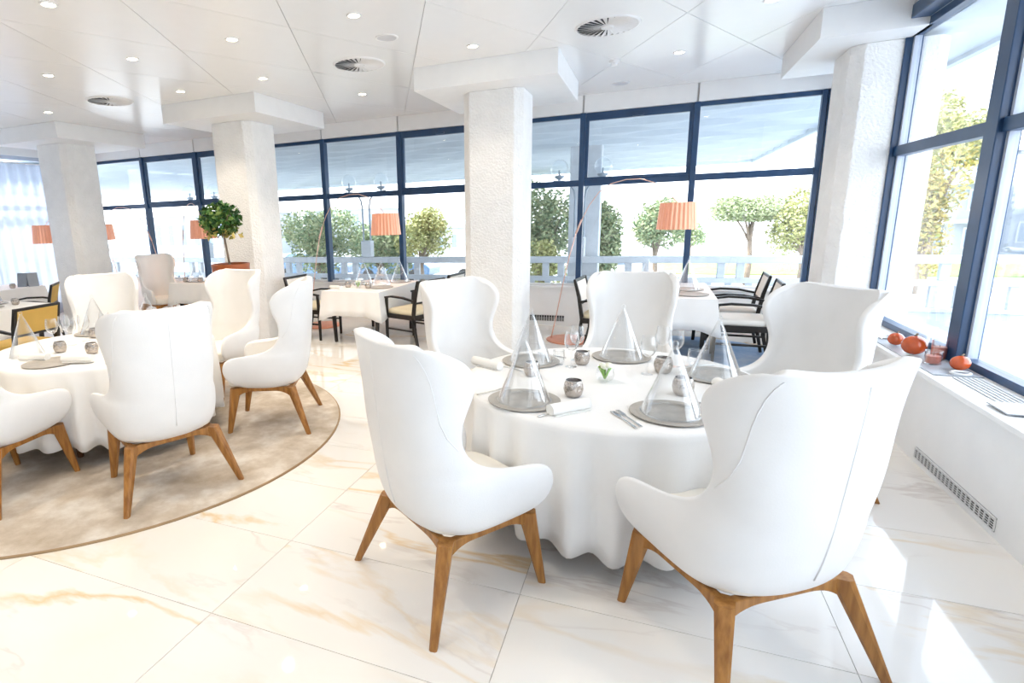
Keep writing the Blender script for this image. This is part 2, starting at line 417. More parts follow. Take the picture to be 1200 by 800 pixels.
# ---- windows
def bar_box(parent, a, b, wx, wy, name='frame_bar'):
    """upright or level frame member between two points"""
    x0, x1 = min(a[0], b[0]) - wx, max(a[0], b[0]) + wx
    y0, y1 = min(a[1], b[1]) - wy, max(a[1], b[1]) + wy
    return MB().box(x0, x1, y0, y1, min(a[2], b[2]), max(a[2], b[2])).build(name, M['navy'], parent, bevel=.004)
bays = list(zip([XL + .02] + MULL[:-1], MULL))
ZT0, ZT1 = 2.03, 2.115
for k, (a, b) in enumerate(bays):
    win = pivot('window_%d' % (k + 1), (0, 0, 0), 'tall navy framed window of the back row')
    sash = k in (1, 3, 5, 7)         # opening lights have a second frame
    MB().box(a + .037, b - .037, YW - .035, YW + .035, ZF - .055, ZF).build('head_bar', M['navy'], win, bevel=.003)
    MB().box(a + .037, b - .037, YW - .03, YW + .03, ZS - .03, ZS + .03).build('sill_bar', M['white_metal'], win, bevel=.003)
    MB().box(a + .037, b - .037, YW - .035, YW + .035, ZT0, ZT1).build('transom_bar', M['navy'], win, bevel=.003)
    if k in (2, 5, 7, 1):
        f = MB(); x0, x1, z0, z1 = a + .037, b - .037, ZT1, ZF - .055
        f.box(x0, x0 + .045, YW - .05, YW + .01, z0, z1).box(x1 - .045, x1, YW - .05, YW + .01, z0, z1)
        f.box(x0 + .045, x1 - .045, YW - .05, YW + .01, z0, z0 + .03).box(x0 + .045, x1 - .045, YW - .05, YW + .01, z1 - .05, z1)
        sf = f.build('opening_sash', M['navy'], win)
        MB().box((a + b) / 2 - .07, (a + b) / 2 + .07, YW - .085, YW - .05, z1 - .04, z1 - .015).build('sash_catch', M['navy'], sf, bevel=.003)
    MB().box(a + .037, b - .037, YW - .004, YW + .004, ZS + .03, ZT0).build('glass_pane', M['pane'], win)
    MB().box(a + .037, b - .037, YW - .004, YW + .004, ZT1, ZF - .055).build('glass_pane', M['pane'], win)
for k, x in enumerate(MULL[:-1]):
    struct(MB().box(x - .037, x + .037, YW - .07, YW + .05, ZS, ZF).build('trim_%d' % (k + 1), M['navy'], bevel=.004), 'navy mullion between back windows')
cp = struct(MB().box(1.86, 1.98, YW - .07, YW + .05, ZS, ZF).build('trim_9', M['navy'], bevel=.004), 'navy corner post where two window walls meet')
MB().box(1.80, 1.855, YW - .05, YW + .03, ZS, ZF).build('post_strip', M['navy'], cp, bevel=.004)
MB().box(1.905, 1.98, YW - .16, YW - .075, ZS, ZF).build('post_strip', M['navy'], cp, bevel=.004)
RY = [8.45, 6.47, 4.77, 2.95, 1.2, -.6, -2.4]
for k, (b, a) in enumerate(zip(RY, RY[1:])):
    win = pivot('window_%d' % (k + 11), (0, 0, 0), 'tall navy framed window of the side wall')
    hw = .10
    hb = MB().box(XW - .04, XW + .04, a + hw, b - hw, ZF, ZF + .06).build('head_bar', M['navy'], win, bevel=.003)
    if k: MB().box(XW - .16, XW - .04, a, b - .2, ZF + .06, ZF + .16).build('blind_box', M['navy'], hb, bevel=.003)
    MB().box(XW - .04, XW + .04, a + hw, b - hw, ZS, ZS + .05).build('sill_bar', M['navy'], win, bevel=.003)
    MB().box(XW - .045, XW + .045, a + hw, b - hw, ZT0 + .02, ZT1 + .02).build('transom_bar', M['navy'], win, bevel=.003)
    MB().box(XW - .004, XW + .004, a + hw, b - hw, ZS + .05, ZT0 + .02).build('glass_pane', M['pane'], win)
    MB().box(XW - .004, XW + .004, a + hw, b - hw, ZT1 + .02, ZF).build('glass_pane', M['pane'], win)
    MB().box(XW - .02, XW + .03, b - hw - .03, b - hw, ZS + .05, ZF).build('bead_strip', M['navy2'], win)
for k, y in enumerate(RY[1:]):
    t = struct(MB().box(XW - .07, XW + .05, y - .10, y + .03, ZS, ZF + .02).build('trim_%d' % (k + 11), M['navy'], bevel=.005), 'thick navy post between side windows')
    MB().box(XW - .05, XW + .04, y + .034, y + .10, ZS, ZF + .02).build('post_strip', M['navy'], t, bevel=.005)
# left window behind the sheer curtain
lw = pivot('window_20', (0, 0, 0), 'window behind the sheer curtain')
for z0, z1 in ((.35, .42), (2.03, 2.12), (2.95, 3.02)): MB().box(XL - .12, XL - .04, 3.2, 7.75, z0, z1).build('frame_bar', M['navy2'], lw)
for y in (3.24, 4.75, 6.25, 7.71): MB().box(XL - .12, XL - .04, y - .04, y + .04, .35, 3.02).build('frame_bar', M['navy2'], lw)
MB().box(XL - .084, XL - .076, 3.2, 7.75, .35, 3.02).build('glass_pane', M['pane'], lw)
rows = []
for z in (2.86, 2.80, 2.2, 1.4, .7, .03):
    rows.append([(XL + .16 + .035 * math.sin(i * .9 + .3 * math.sin(z + i * .2)), 3.3 + i * 4.2 / 150, z) for i in range(151)])
cur = MB().loft(rows, caps=False, closed=False).build('curtain', sheer_mat(), smooth=180, recalc=False)
tag(cur, 'white sheer curtain hanging over the left wall window', 'curtain')
MB().tube([(XL + .16, 3.25, 2.87), (XL + .16, 7.55, 2.87)], .012).build('curtain_rail', M['white_metal'], cur)

# ---- columns with square caps
def chamfer_rect(x0, x1, y0, y1, c): return [(x0 + c, y0), (x1 - c, y0), (x1, y0 + c), (x1, y1 - c), (x1 - c, y1), (x0 + c, y1), (x0, y1 - c), (x0, y0 + c)]
for nm, cx, lab in (('a', -1.705, 'rough white column rising behind the front round table'), ('b', -5.38, 'rough white column beside the potted tree'),
                    ('c', -9.05, 'rough white column nearest the curtain'), ('d', 1.87, 'rough white corner column against the side window')):
    col = thing('column', lab, 'column', (cx, 6.72, 0), 0, None)
    col['kind'] = 'structure'; del col['category']
    MB().prism(chamfer_rect(-.345, .345, -.33, .33, .09), 0, ZF).build('column_shaft', M['plaster'], col, bevel=.01)
    if nm == 'd':
        MB().prism([(-.67, -.70), (.075, -.70), (.075, .90), (-.67, .90)], ZF, ZC).build('column_cap', M['paint'], col, bevel=.004)
    else:
        MB().box(-.77, .77, -.69, .93, ZF, ZC).build('column_cap', M['paint'], col, bevel=.004)

# ---- grilles
def floor_grille(label, a, b, n, z0=.03, z1=.105):
    t = thing('vent_grille', label, 'grille', a)
    v = Vector(b) - Vector(a); L = v.length; t.rotation_euler = (0, 0, math.atan2(v.y, v.x))
    MB().box(0, L, .0, .006, z0, z1).build('backing', M['dark_slot'], t)
    MB().box(0, L, -.006, .001, z0, z0 + .008).box(0, L, -.006, .001, z1 - .008, z1).build('frame', M['white_metal'], t)
    sl = MB().box(-.003, .003, -.006, .001, z0 + .008, z1 - .008).build('slat', M['white_metal'], t, loc=(0, 0, 0))
    for k in range(1, n + 1): part_copy(sl, t, (L * k / n, 0, 0))
    h = MB().box(0, L, -.004, .001, -.0009, .0009).build('cross_slat', M['white_metal'], t, loc=(0, 0, z0 + .02))
    for z in (z0 + .033, z0 + .046, z0 + .06): part_copy(h, t, (0, 0, z))
    return t
floor_grille('slotted steel grille along the foot of the right wall', (1.652, 4.38, 0), (1.652, 3.44, 0), 20)
floor_grille('dark slotted grille in the low back wall behind the copper lamp', (-1.66, YW - .105, 0), (-1.14, YW - .105, 0), 14, .06, .16)
floor_grille('dark slotted grille in the low back wall beneath the corner table', (.2, YW - .105, 0), (.95, YW - .105, 0), 18, .06, .16)
t = thing('sill_vent', 'long grey slotted vent let into the side window sill', 'vent', (1.80, 4.30, ZS))
MB().box(-.065, .065, -2.6, 0, 0, .003).build('backing', M['grey_metal'], t)
sl = MB().box(-.004, .004, -2.6, 0, .003, .008).build('slat', M['white_metal'], t, loc=(-.06, 0, 0))
for k in range(1, 6): part_copy(sl, t, (-.06 + .024 * k, 0, 0))

# ---- ceiling fittings
dl0 = None
DL = [(-5.92, 4.32), (-4.70, 4.32), (-3.49, 4.32), (-2.27, 4.32), (-7.74, 5.56), (-5.33, 5.56), (-4.11, 5.56), (-1.67, 5.58), (.77, 5.6),
      (-3.53, 6.85), (.16, 6.86), (-4.09, 3.07), (-1.66, 3.07), (-2.88, 1.79), (-.44, 1.79), (-5.32, 1.79), (.80, 3.07), (-2.27, .5), (-4.7, .5)]
DLAB = {(-5.92, 4.32): 'small round downlight left of the others over the beige rug', (-4.70, 4.32): 'small round downlight right of the leftmost swirl vent',
        (-3.49, 4.32): 'small round downlight above the potted tree near the picture top', (-2.27, 4.32): 'small round downlight left of the ceiling speaker',
        (-7.74, 5.56): 'small round downlight over the cap of the leftmost column', (-5.33, 5.56): 'small round downlight on the left corner of the middle column cap',
        (-4.11, 5.56): 'small round downlight on the right of the middle column cap', (-1.67, 5.58): 'small round downlight above the near column cap',
        (.77, 5.6): 'small round downlight above the corner column cap', (-3.53, 6.85): 'small round downlight beyond the middle swirl vent',
        (.16, 6.86): 'small round downlight right of the big swirl vent', (-4.09, 3.07): 'bright round downlight in the upper left corner',
        (-1.66, 3.07): 'round downlight overhead between the two round tables', (-2.88, 1.79): 'round downlight overhead beside the rug edge', (-.44, 1.79): 'round downlight overhead behind the front left wing chair',
        (-5.32, 1.79): 'round downlight overhead left of the beige rug', (.80, 3.07): 'round downlight overhead by the side windows', (-2.27, .5): 'round downlight overhead left of the viewpoint', (-4.7, .5): 'round downlight overhead far left of the viewpoint'}
for x, y in DL:
    lab = DLAB[(x, y)]
    if dl0 is None:
        dl0 = thing('downlight', lab, 'downlight', (x, y, ZC))
        MB().lathe([(.045, -.001), (.045, -.007), (.058, -.007), (.062, 0)], 20).build('trim_ring', M['white_metal'], dl0, smooth=40)
        MB().lathe([(0, -.003), (.044, -.003), (.044, 0), (0, 0)], 20).build('lens', M['dl_emit'], dl0)
        dl0['group'] = 'ceiling downlights'
    else: dup(dl0, (x, y, ZC), 0, lab)
    ld = bpy.data.lights.new('downlight_bulb', 'SPOT'); ld.energy = SPOT_W * (1.0 if x < -2 else .45); ld.spot_size = math.radians(110); ld.spot_blend = .6
    ld.color = (1.0, .86, .68); ld.shadow_soft_size = .05
    lo = bpy.data.objects.new('downlight_bulb', ld); C.objects.link(lo); lo.location = (x, y, ZC - .03)
v0 = None
for x, y, lab in ((-.455, 5.6, 'round swirl ceiling vent nearest the front column'), (-2.9, 5.59, 'round swirl ceiling vent between the two middle columns'),
                  (-6.46, 5.5, 'round swirl ceiling vent above the left columns')):
    if v0 is None:
        v0 = thing('swirl_vent', lab, 'vent', (x, y, ZC), 0, 'swirl vents in the ceiling')
        MB().lathe([(.254, -.002), (.254, -.014), (.266, -.012), (.275, 0)], 40).build('rim', M['white_metal'], v0, smooth=40)
        MB().lathe([(0, -.003), (.253, -.003), (.253, 0), (0, 0)], 40).build('backing', M['dark_slot'], v0)
        MB().lathe([(0, -.022), (.05, -.022), (.06, -.004), (0, -.004)], 24).build('hub', M['white_metal'], v0, smooth=40)
        bl = MB()
        bl.add([(.06, -.008, -.006), (.252, -.025, -.006), (.252, .017, -.018), (.06, .004, -.016), (.06, -.008, -.004), (.252, -.025, -.004), (.252, .017, -.015), (.06, .004, -.013)],
               [(0, 1, 2, 3), (7, 6, 5, 4), (0, 4, 5, 1), (1, 5, 6, 2), (2, 6, 7, 3), (3, 7, 4, 0)])
        b0 = bl.build('vane', M['white_metal'], v0, loc=(0, 0, 0))
        for k in range(1, 28): part_copy(b0, v0, (0, 0, 0), 2 * PI * k / 28)
    else: dup(v0, (x, y, ZC), 0, lab)
for x, y, lab in ((-2.28, 4.95, 'flat round speaker grille in the ceiling by the middle swirl vent'), (-.46, 8.05, 'flat round speaker grille near the window bulkhead')):
    t = thing('ceiling_speaker', lab, 'speaker', (x, y, ZC))
    MB().lathe([(0, -.006), (.088, -.006), (.088, 0), (0, 0)], 28).build('mesh_cover', mat('speaker_mesh', (.68, .69, .72), .6), t)
    MB().lathe([(.088, 0), (.088, -.008), (.102, -.006), (.105, 0)], 28).build('rim', M['white_metal'], t, smooth=40)
t = thing('smoke_detector', 'small white smoke detector beside the big swirl vent', 'detector', (-.47, 6.856, ZC))
MB().lathe([(.055, 0), (.055, -.018), (.048, -.022), (0, -.022)], 20).build('base', M['white_metal'], t, smooth=40)
MB().lathe([(.035, -.022), (.032, -.05), (0, -.054)], 20).build('sensor', M['white_metal'], t, smooth=40)

# ================================================================== WING CHAIRS
def shell_mesh():
    # z, half width, rear y, front y, depth of the rounded back, forward flare
    rows = [(.335, .13, -.10, .02, .10, .0), (.34, .22, -.20, .13, .16, .0), (.36, .27, -.26, .22, .20, .0), (.40, .305, -.30, .275, .23, .01),
            (.45, .318, -.325, .30, .25, .02), (.51, .325, -.340, .305, .26, .03), (.57, .325, -.352, .29, .26, .035), (.605, .323, -.357, .26, .26, .03),
            (.625, .320, -.360, .19, .26, .025), (.637, .316, -.362, .10, .26, .015), (.650, .312, -.364, .01, .26, .01), (.672, .307, -.367, -.07, .26, .0),
            (.71, .302, -.371, -.125, .25, .0), (.77, .299, -.377, -.16, .25, .0), (.83, .300, -.383, -.17, .25, .0), (.89, .305, -.389, -.155, .25, .0),
            (.95, .315, -.395, -.125, .26, .0), (1.01, .325, -.401, -.10, .27, .0), (1.06, .330, -.406, -.105, .28, .0), (1.105, .330, -.409, -.135, .28, .0),
            (1.140, .324, -.410, -.18, .26, .0), (1.165, .312, -.409, -.23, .23, .0), (1.182, .294, -.407, -.28, .19, .0), (1.192, .268, -.404, -.325, .15, .0)]
    n = 15; grid = []
    for z, hw, yb, yf, r, fl in rows:
        r = min(r, (yf - yb) * .85)
        def cur(t):                      # t 0 back centre .. 1 far front
            if t < .6:
                a = t / .6 * PI / 2
                return hw * math.sin(a) ** .82, yb + r * (1 - math.cos(a) ** .9)
            q = (t - .6) / .4
            return hw + fl * q, yb + r + q * .5
        # tmax so that y reaches yf
        lo, hi = 0., 1.6
        for _ in range(40):
            mid = (lo + hi) / 2
            if cur(mid)[1] < yf: lo = mid
            else: hi = mid
        tm = lo
        half = [cur(tm * k / n) for k in range(n + 1)]
        zz = lambda y: z + (.030 * max(0, y) / .35 if .55 < z < .66 else (.03 * max(0, y) / .35 if z <= .55 and z > .34 else 0))
        grid.append([(-x, y, zz(y)) for x, y in half[::-1]] + [(x, y, zz(y)) for x, y in half[1:]])
    mb = MB().loft(grid, caps=False, closed=False)
    k = len(grid[0]); mb.f.append(tuple(range(k)))      # underside
    me = mb.mesh('shell', M['leather'], 180)
    # outside must face out (towards -y at the rear)
    s = sum(p.normal.y for p in me.polygons if abs(p.center.x) < .05 and p.center.z > .6)
    if s > 0: me.flip_normals()
    zs = [r[0] for r in rows]
    def at(z, k):
        i = min(range(len(zs)), key=lambda q: abs(zs[q] - z)); h = grid[i][n:]
        a = int(k); f = k - a; p = Vector(h[a]).lerp(Vector(h[min(a + 1, n)]), f)
        return p
    return me, at
def make_wing_chair(label):
    t = thing('wing_chair', label, 'chair')
    me, surf = shell_mesh()
    o = bpy.data.objects.new('shell', me); C.objects.link(o); o.parent = t
    sm = o.modifiers.new('soften', 'SMOOTH'); sm.factor = .5; sm.iterations = 3
    so = o.modifiers.new('solid', 'SOLIDIFY'); so.thickness = .046; so.offset = -1; so.use_even_offset = False
    ss = o.modifiers.new('smooth', 'SUBSURF'); ss.levels = 2; ss.render_levels = 2
    # seat cushion
    cu = MB(); rings = []
    for z, s_ in ((.37, .94), (.39, 1.), (.46, 1.), (.485, .95)):
        rings.append([(x * s_, y * s_ + .02, z) for x, y in [(-.275, -.27), (-.10, -.30), (.10, -.30), (.275, -.27), (.285, 0), (.285, .18), (.24, .27), (.08, .285), (-.08, .285), (-.24, .27), (-.285, .18), (-.285, 0)]])
    c = cu.loft(rings).build('seat_cushion', M['cushion'], t, smooth=180)
    ss = c.modifiers.new('smooth', 'SUBSURF'); ss.levels = 2; ss.render_levels = 2
    # seam down the back
    pts = [(0, -.325, .46), (0, -.340, .51), (0, -.357, .6), (0, -.375, .75), (0, -.390, .9), (0, -.404, 1.05), (0, -.410, 1.14)]
    MB().tube([(x, y + .0015, z) for x, y, z in pts], .0032, 6).build('back_seam', M['seam'], t, smooth=180)
    for sx in (-1, 1):
        pt = [surf(z, k) for z, k in ((1.165, 8.2), (1.140, 8.3), (1.105, 8.4), (1.06, 8.6), (1.01, 9.0), (.95, 9.8), (.89, 11.0), (.83, 12.6), (.77, 14.2))]
        MB().tube([(sx * p.x * 1.0, p.y, p.z) for p in pt], .0024, 6).build('wing_seam', M['seam'], t, smooth=180)
    feet = [(.35, -.36), (-.35, -.36), (.265, .285), (-.265, .285)]; tops = [(.245, -.225), (-.245, -.225), (.232, .215), (-.232, .215)]
    for (fx, fy), (tx, ty) in zip(feet, tops):
        rg = []
        for q in (0, .5, .8, 1.):
            z = .365 * q; x = fx + (tx - fx) * q; y = fy + (ty - fy) * q
            hw = .016 + .016 * q; hd = .017 + .022 * q
            a = math.atan2(fy, fx); ca, sa = math.cos(a), math.sin(a)
            rg.append([(x + u * ca - v * sa, y + u * sa + v * ca, z) for u, v in ((-hd, -hw * .6), (-hd * .6, -hw), (hd * .6, -hw), (hd, -hw * .6), (hd, hw * .6), (hd * .6, hw), (-hd * .6, hw), (-hd, hw * .6))])
        MB().loft(rg).build('leg', M['oak'], t, smooth=40)
    def rail(a, b):
        P = []; H = []
        for q in [k / 20 for k in range(21)]:
            e = max(0, 1 - min(q, 1 - q) / .30)
            h = .032 + .042 * e ** 2.2
            P.append((a[0] + (b[0] - a[0]) * q, a[1] + (b[1] - a[1]) * q, .366 - h / 2)); H.append(h)
        MB().bar(P, .034, H).build('apron_rail', M['oak'], t, bevel=.005)
    sh = lambda i: (tops[i][0] * .99, tops[i][1] * .99)
    rail(sh(1), sh(3)); rail(sh(0), sh(2)); rail(sh(0), sh(1)); rail(sh(2), sh(3))
    return t
def face(fx, fy): return math.atan2(-fx, fy)
wc = make_wing_chair('white wing chair left of the front round table, back turned to the camera')
wc['group'] = 'white wing chairs'
wc.location = (-.759, 2.238, 0); wc.rotation_euler = (0, 0, face(.60, .80))
T1 = (-.165, 3.21); T2 = (-4.0, 3.06)
dup(wc, (.352, 2.235, 0), math.radians(37.4), 'white wing chair nearest the right wall, largest in the foreground')
def around(T, ang, d, label, turn=0.):
    a = math.radians(ang); return dup(wc, (T[0] + d * math.cos(a), T[1] + d * math.sin(a), 0), a + PI / 2 + math.radians(turn), label)
around(T1, 146, 1.16, 'white wing chair in front of the near column, at the front table')
around(T1, 88, 1.17, 'white wing chair facing the camera across the front round table')
around(T1, 30, 1.06, 'white wing chair on the window side of the front table, facing left', 6)
dup(wc, (-2.87, 2.50, .012), face(-.898, .438), 'white wing chair on the beige rug showing its full back and centre seam')
dup(wc, (-2.88, 3.65, .012), face(-.909, -.416), 'white wing chair seen side on at the right edge of the beige rug')
around(T2, 83, 1.15, 'white wing chair behind the left round table, in front of the planter').location.z = .012
around(T2, 141, 1.15, 'white wing chair behind the left round table, in front of the leftmost column').location.z = .012
dup(wc, (-3.80, 2.05, .012), math.radians(8), 'white wing chair cut off by the left picture edge on the beige rug')
dup(wc, (-7.66, 7.10, 0), face(.95, -.3), 'small distant white wing chair by the left back windows')

# ================================================================== ROUND TABLES
def round_cloth(label, group, loc, R0, H, seed, hem=.145):
    rr = random.Random(seed); n = 240
    nf = 25; ph = [rr.uniform(-.35, .35) for _ in range(nf)]; am = [rr.uniform(.5, 1.15) for _ in range(nf)]
    def fold(th):
        u = th / (2 * PI) * nf; k = int(u) % nf; f = u - int(u)
        a = am[k] * (1 - f) + am[(k + 1) % nf] * f; p = ph[k] * (1 - f) + ph[(k + 1) % nf] * f
        return a * math.sin(2 * PI * u + p * 3)
    mb = MB(); rings = []
    for r in (.2, .5, .8, .95): rings.append([(R0 * r * math.cos(2 * PI * i / n), R0 * r * math.sin(2 * PI * i / n), H) for i in range(n)])
    rings.append([(R0 * .99 * math.cos(2 * PI * i / n), R0 * .99 * math.sin(2 * PI * i / n), H - .002) for i in range(n)])
    for q in (.02, .06, .15, .3, .5, .7, .86, 1.):
        amp = .036 * min(1, q * 1.5) ** .7; row = []
        for i in range(n):
            th = 2 * PI * i / n; f = fold(th)
            r = R0 + .004 + .012 * q + amp * f
            z = H - .006 - (H - hem) * q + (.022 * math.sin(3 * th + seed) - .018 * f) * q
            row.append((r * math.cos(th), r * math.sin(th), z))
        rings.append(row)
    mb.loft(rings, caps=False); mb.f.append(tuple(range(n)))
    o = mb.build('tablecloth', M['cloth'], loc=loc, smooth=180)
    so = o.modifiers.new('solid', 'SOLIDIFY'); so.thickness = .003; so.offset = -1
    return tag(o, label, 'tablecloth', group)
def round_table(label, loc, R0, H, rot):
    t = thing('round_table', label, 'table', loc, rot, 'round dining tables')
    MB().lathe([(0, H - .035), (R0 - .02, H - .035), (R0, H - .025), (R0, H - .008), (R0 - .008, H), (0, H)], 64).build('tabletop', M['walnut'], t, smooth=40)
    MB().lathe([(.62, H - .10), (.64, H - .10), (.64, H - .035), (.62, H - .035)], 48).build('apron', M['walnut'], t, smooth=40)
    for k in range(4):
        a = PI / 4 + k * PI / 2
        p = [(.56 * math.cos(a), .56 * math.sin(a), 0), (.60 * math.cos(a), .60 * math.sin(a), H - .04)]
        MB().tube(p, [.022, .032], 10).build('leg', M['walnut'], t, smooth=40)
    return t
TH = .73
round_table('round dining table under the long white cloth in the foreground', (*T1, 0), .80, TH - .004, math.atan2(2.526 - T1[1], -.219 - T1[0]) - PI / 4)
round_cloth('long white cloth draped over the front round table', 'long round tablecloths', (*T1, 0), .815, TH, 3)
round_table('round dining table under the long white cloth on the beige rug', (*T2, .0128), .80, TH - .0165, math.atan2(2.5 - T2[1], -3.76 - T2[0]) - PI / 4)
round_cloth('long white cloth draped over the left round table on the rug', 'long round tablecloths', (*T2, .0128), .815, TH - .012, 5)

# ---- rugs
def rug(label, loc, r, m, seed):
    t = thing('round_rug', label, 'rug', loc)
    MB().lathe([(0, .012), (r - .012, .012), (r - .012, 0), (0, 0)], 96).build('pile', m, t)
    MB().lathe([(r - .012, 0), (r - .012, .011), (r - .003, .010), (r, .004), (r, 0)], 96).build('binding', M['binding'] if seed else M['rug_blue'], t, smooth=60)
rug('large round beige rug under the left round table', (-4.02, 3.05, .0005), 1.86, M['rug'], 1)
rug('round blue grey rug under the corner table by the windows', (.42, 7.0, .0005), 1.09, M['rug_blue'], 0)

# ================================================================== TABLE SETTINGS
def make_charger(label):
    t = thing('charger_plate', label, 'plate', group='stone coloured charger plates')
    MB().lathe([(0, 0), (.15, 0), (.178, .006), (.18, .010), (.172, .011), (.14, .007), (0, .007)], 48).build('plate', M['slate'], t, smooth=50)
    MB().lathe([(.1415, .0072), (.143, .0088), (.147, .0088), (.1485, .0078)], 48).build('rim_line', M['slate'], t, smooth=50)
    return t
def make_cone(label):
    t = thing('glass_cone', label, 'cloche', group='clear glass cones')
    prof = [(.131, 0), (.129, .012), (.117, .045), (.087, .12), (.054, .205), (.027, .272), (.0125, .306), (.010, .315)]
    inner = [(r - .0035 if r > .02 else r * .4, z) for r, z in prof[::-1]]
    MB().lathe(prof + inner + [prof[0]], 40).build('cone', M['glass'], t, smooth=50)
    MB().ball((0, 0, .326), .014, n=14, k=8).build('knob', M['glass'], t, smooth=180)
    MB().lathe([(.1335, .0), (.1345, .003), (.1335, .006), (.130, .006), (.130, 0)], 40).build('foot_rim', M['glass'], t, smooth=50)
    return t
def make_cup(label):
    t = thing('silver_cup', label, 'cup', group='hammered silver cups')
    MB().lathe([(0, 0), (.030, 0), (.040, .012), (.047, .04), (.045, .062), (.037, .082), (.0355, .080), (.043, .06), (.045, .04), (.038, .014), (0, .006)], 24).build('bowl', M['silver'], t, smooth=60)
    MB().lathe([(0, .0785), (.0353, .0785), (.0353, .074), (0, .074)], 24).build('inside_shade_disc', M['darkin'], t)  # dark disc near the rim, its colour stands in for shade inside the cup
    MB().lathe([(.0365, .081), (.038, .084), (.0345, .084), (.035, .081)], 24).build('rim', M['steel'], t, smooth=60)
    return t
def make_wine(label):
    t = thing('wine_glass', label, 'glass', group='clear wine glasses')
    prof = [(.012, .105), (.030, .118), (.043, .145), (.045, .17), (.040, .205), (.036, .225)]
    MB().lathe(prof + [(r - .0015, z) for r, z in prof[::-1]], 20).build('bowl', M['glass'], t, smooth=60)
    MB().lathe([(.0045, .105), (.0035, .06), (.004, .01), (.012, .004), (.034, .002), (.034, 0), (0, 0)], 18).build('stem_and_foot', M['glass'], t, smooth=60)
    return t
def make_tumbler(label):
    t = thing('water_tumbler', label, 'glass', group='clear water tumblers')
    prof = [(.028, 0), (.036, .02), (.038, .05), (.034, .09)]
    MB().lathe([(0, 0)] + prof + [(r - .002, z) for r, z in prof[::-1][:-1]] + [(.024, .008), (0, .008)], 20).build('wall', M['glass'], t, smooth=60)
    MB().lathe([(.034, .089), (.0345, .092), (.032, .092), (.032, .089)], 20).build('rim', M['glass'], t, smooth=60)
    return t
def make_napkin(label):
    t = thing('rolled_napkin', label, 'napkin', group='rolled white napkins')
    rg = []
    for k in range(0, 7):
        y = -.11 + .22 * k / 6; s_ = .96 if k in (0, 6) else 1.
        row = []
        for i in range(20):
            a = 2 * PI * i / 20; r = (.026 + .004 * (i / 20)) * s_
            row.append((r * math.cos(a) * 1.15, y, .027 + r * math.sin(a) * .95))
        rg.append(row)
    MB().loft(rg).build('roll', M['napkin'], t, smooth=70)
    MB().box(-.030, .036, -.10, .10, .0005, .006).build('loose_fold', M['napkin'], t, bevel=.002)
    return t
def make_knife(label):
    t = thing('table_knife', label, 'knife', group='table knives')
    MB().box(-.005, .005, -.11, -.01, .002, .008).build('handle', M['steel'], t, bevel=.002)
    MB().prism([(-.005, -.01), (.005, -.01), (.008, .05), (.005, .11), (-.004, .12), (-.006, .05)], .003, .006).build('blade', M['steel'], t)
    return t
def make_fork(label):
    t = thing('table_fork', label, 'fork', group='table forks')
    MB().prism([(-.006, -.11), (.006, -.11), (.003, .02), (.010, .05), (.010, .065), (-.010, .065), (-.010, .05), (-.003, .02)], .002, .006).build('handle', M['steel'], t)
    for x in (-.0085, -.003, .003, .0085): MB().box(x - .0015, x + .0015, .065, .11, .003, .006).build('tine', M['steel'], t)
    return t
def make_flower(label):
    t = thing('flower_bowl', label, 'flower bowl')
    prof = [(.022, 0), (.044, .018), (.052, .045), (.044, .072), (.036, .082)]
    MB().lathe([(0, 0)] + prof + [(r - .002, z) for r, z in prof[::-1]] + [(0, .006)], 24).build('bowl', M['glass'], t, smooth=60)
    for k in range(5):
        a = k * 1.3 + .4; r = .022
        MB().tube([(0, 0, .015), (r * math.cos(a) * .7, r * math.sin(a) * .7, .05), (r * math.cos(a) * 1.5, r * math.sin(a) * 1.5, .085)], [.004, .006, .009], 6).build('leaf_stem', M['stem'], t, smooth=180)
    for k in range(6):
        a = k * 1.05; MB().ball((.022 * math.cos(a) + .006, .022 * math.sin(a), .086 + .008 * (k % 2)), .02, .02, .012, 8, 5).build('petal', M['petal'], t, smooth=180)
    return t
def make_card(label):
    return None
PROTO = {}
MAK = dict(charger=make_charger, cone=make_cone, cup=make_cup, wine=make_wine, tumbler=make_tumbler, napkin=make_napkin, knife=make_knife, fork=make_fork, flower=make_flower)
def put(kind, x, y, z, label, rz=0., s=1.):
    if kind not in PROTO:
        o = PROTO[kind] = MAK[kind](label); o.location = (x, y, z); o.rotation_euler = (0, 0, rz)
    else: o = dup(PROTO[kind], (x, y, z), rz, label)
    o.scale = (s, s, s) if not hasattr(s, '__len__') else s
    return o
def pol(T, ang, r): return T[0] + r * math.cos(math.radians(ang)), T[1] + r * math.sin(math.radians(ang))
Z1 = TH + .0005; ZP = Z1 + .0075
seats = [((-.547, 2.687), 'front left'), ((.127, 2.709), 'front right'), ((-.667, 3.474), 'back left'), ((-.137, 3.743), 'back centre'), ((.372, 3.439), 'back right')]
for (x, y), nm in seats:
    put('charger', x, y, Z1, 'round stone grey charger plate at the %s place of the front round table' % nm)
    put('cone', x, y, ZP, 'clear glass cone standing on the %s charger of the front round table' % nm, s=(1, 1, 1))
def setcut(x, y, T, nm, which):
    d = Vector((T[0] - x, T[1] - y)).normalized(); rx = Vector((d.y, -d.x)); rz = math.atan2(-d.x, d.y)
    for kind, off, f, ex in which:
        p = Vector((x, y)) + rx * off + d * f
        put(kind, p.x, p.y, Z1, ('steel %s lying %s the %s charger of the front round table' % (kind, 'right of' if off > 0 else 'left of', nm)) + ex, rz)
setcut(*seats[0][0], T1, 'front left', [('fork', -.215, -.02, ''), ('knife', .215, .0, '')])
setcut(*seats[1][0], T1, 'front right', [('fork', -.215, -.02, ', inner one'), ('fork', -.245, -.03, ', outer one'), ('knife', .215, .0, ', inner one'), ('knife', .245, -.01, ', outer one')])
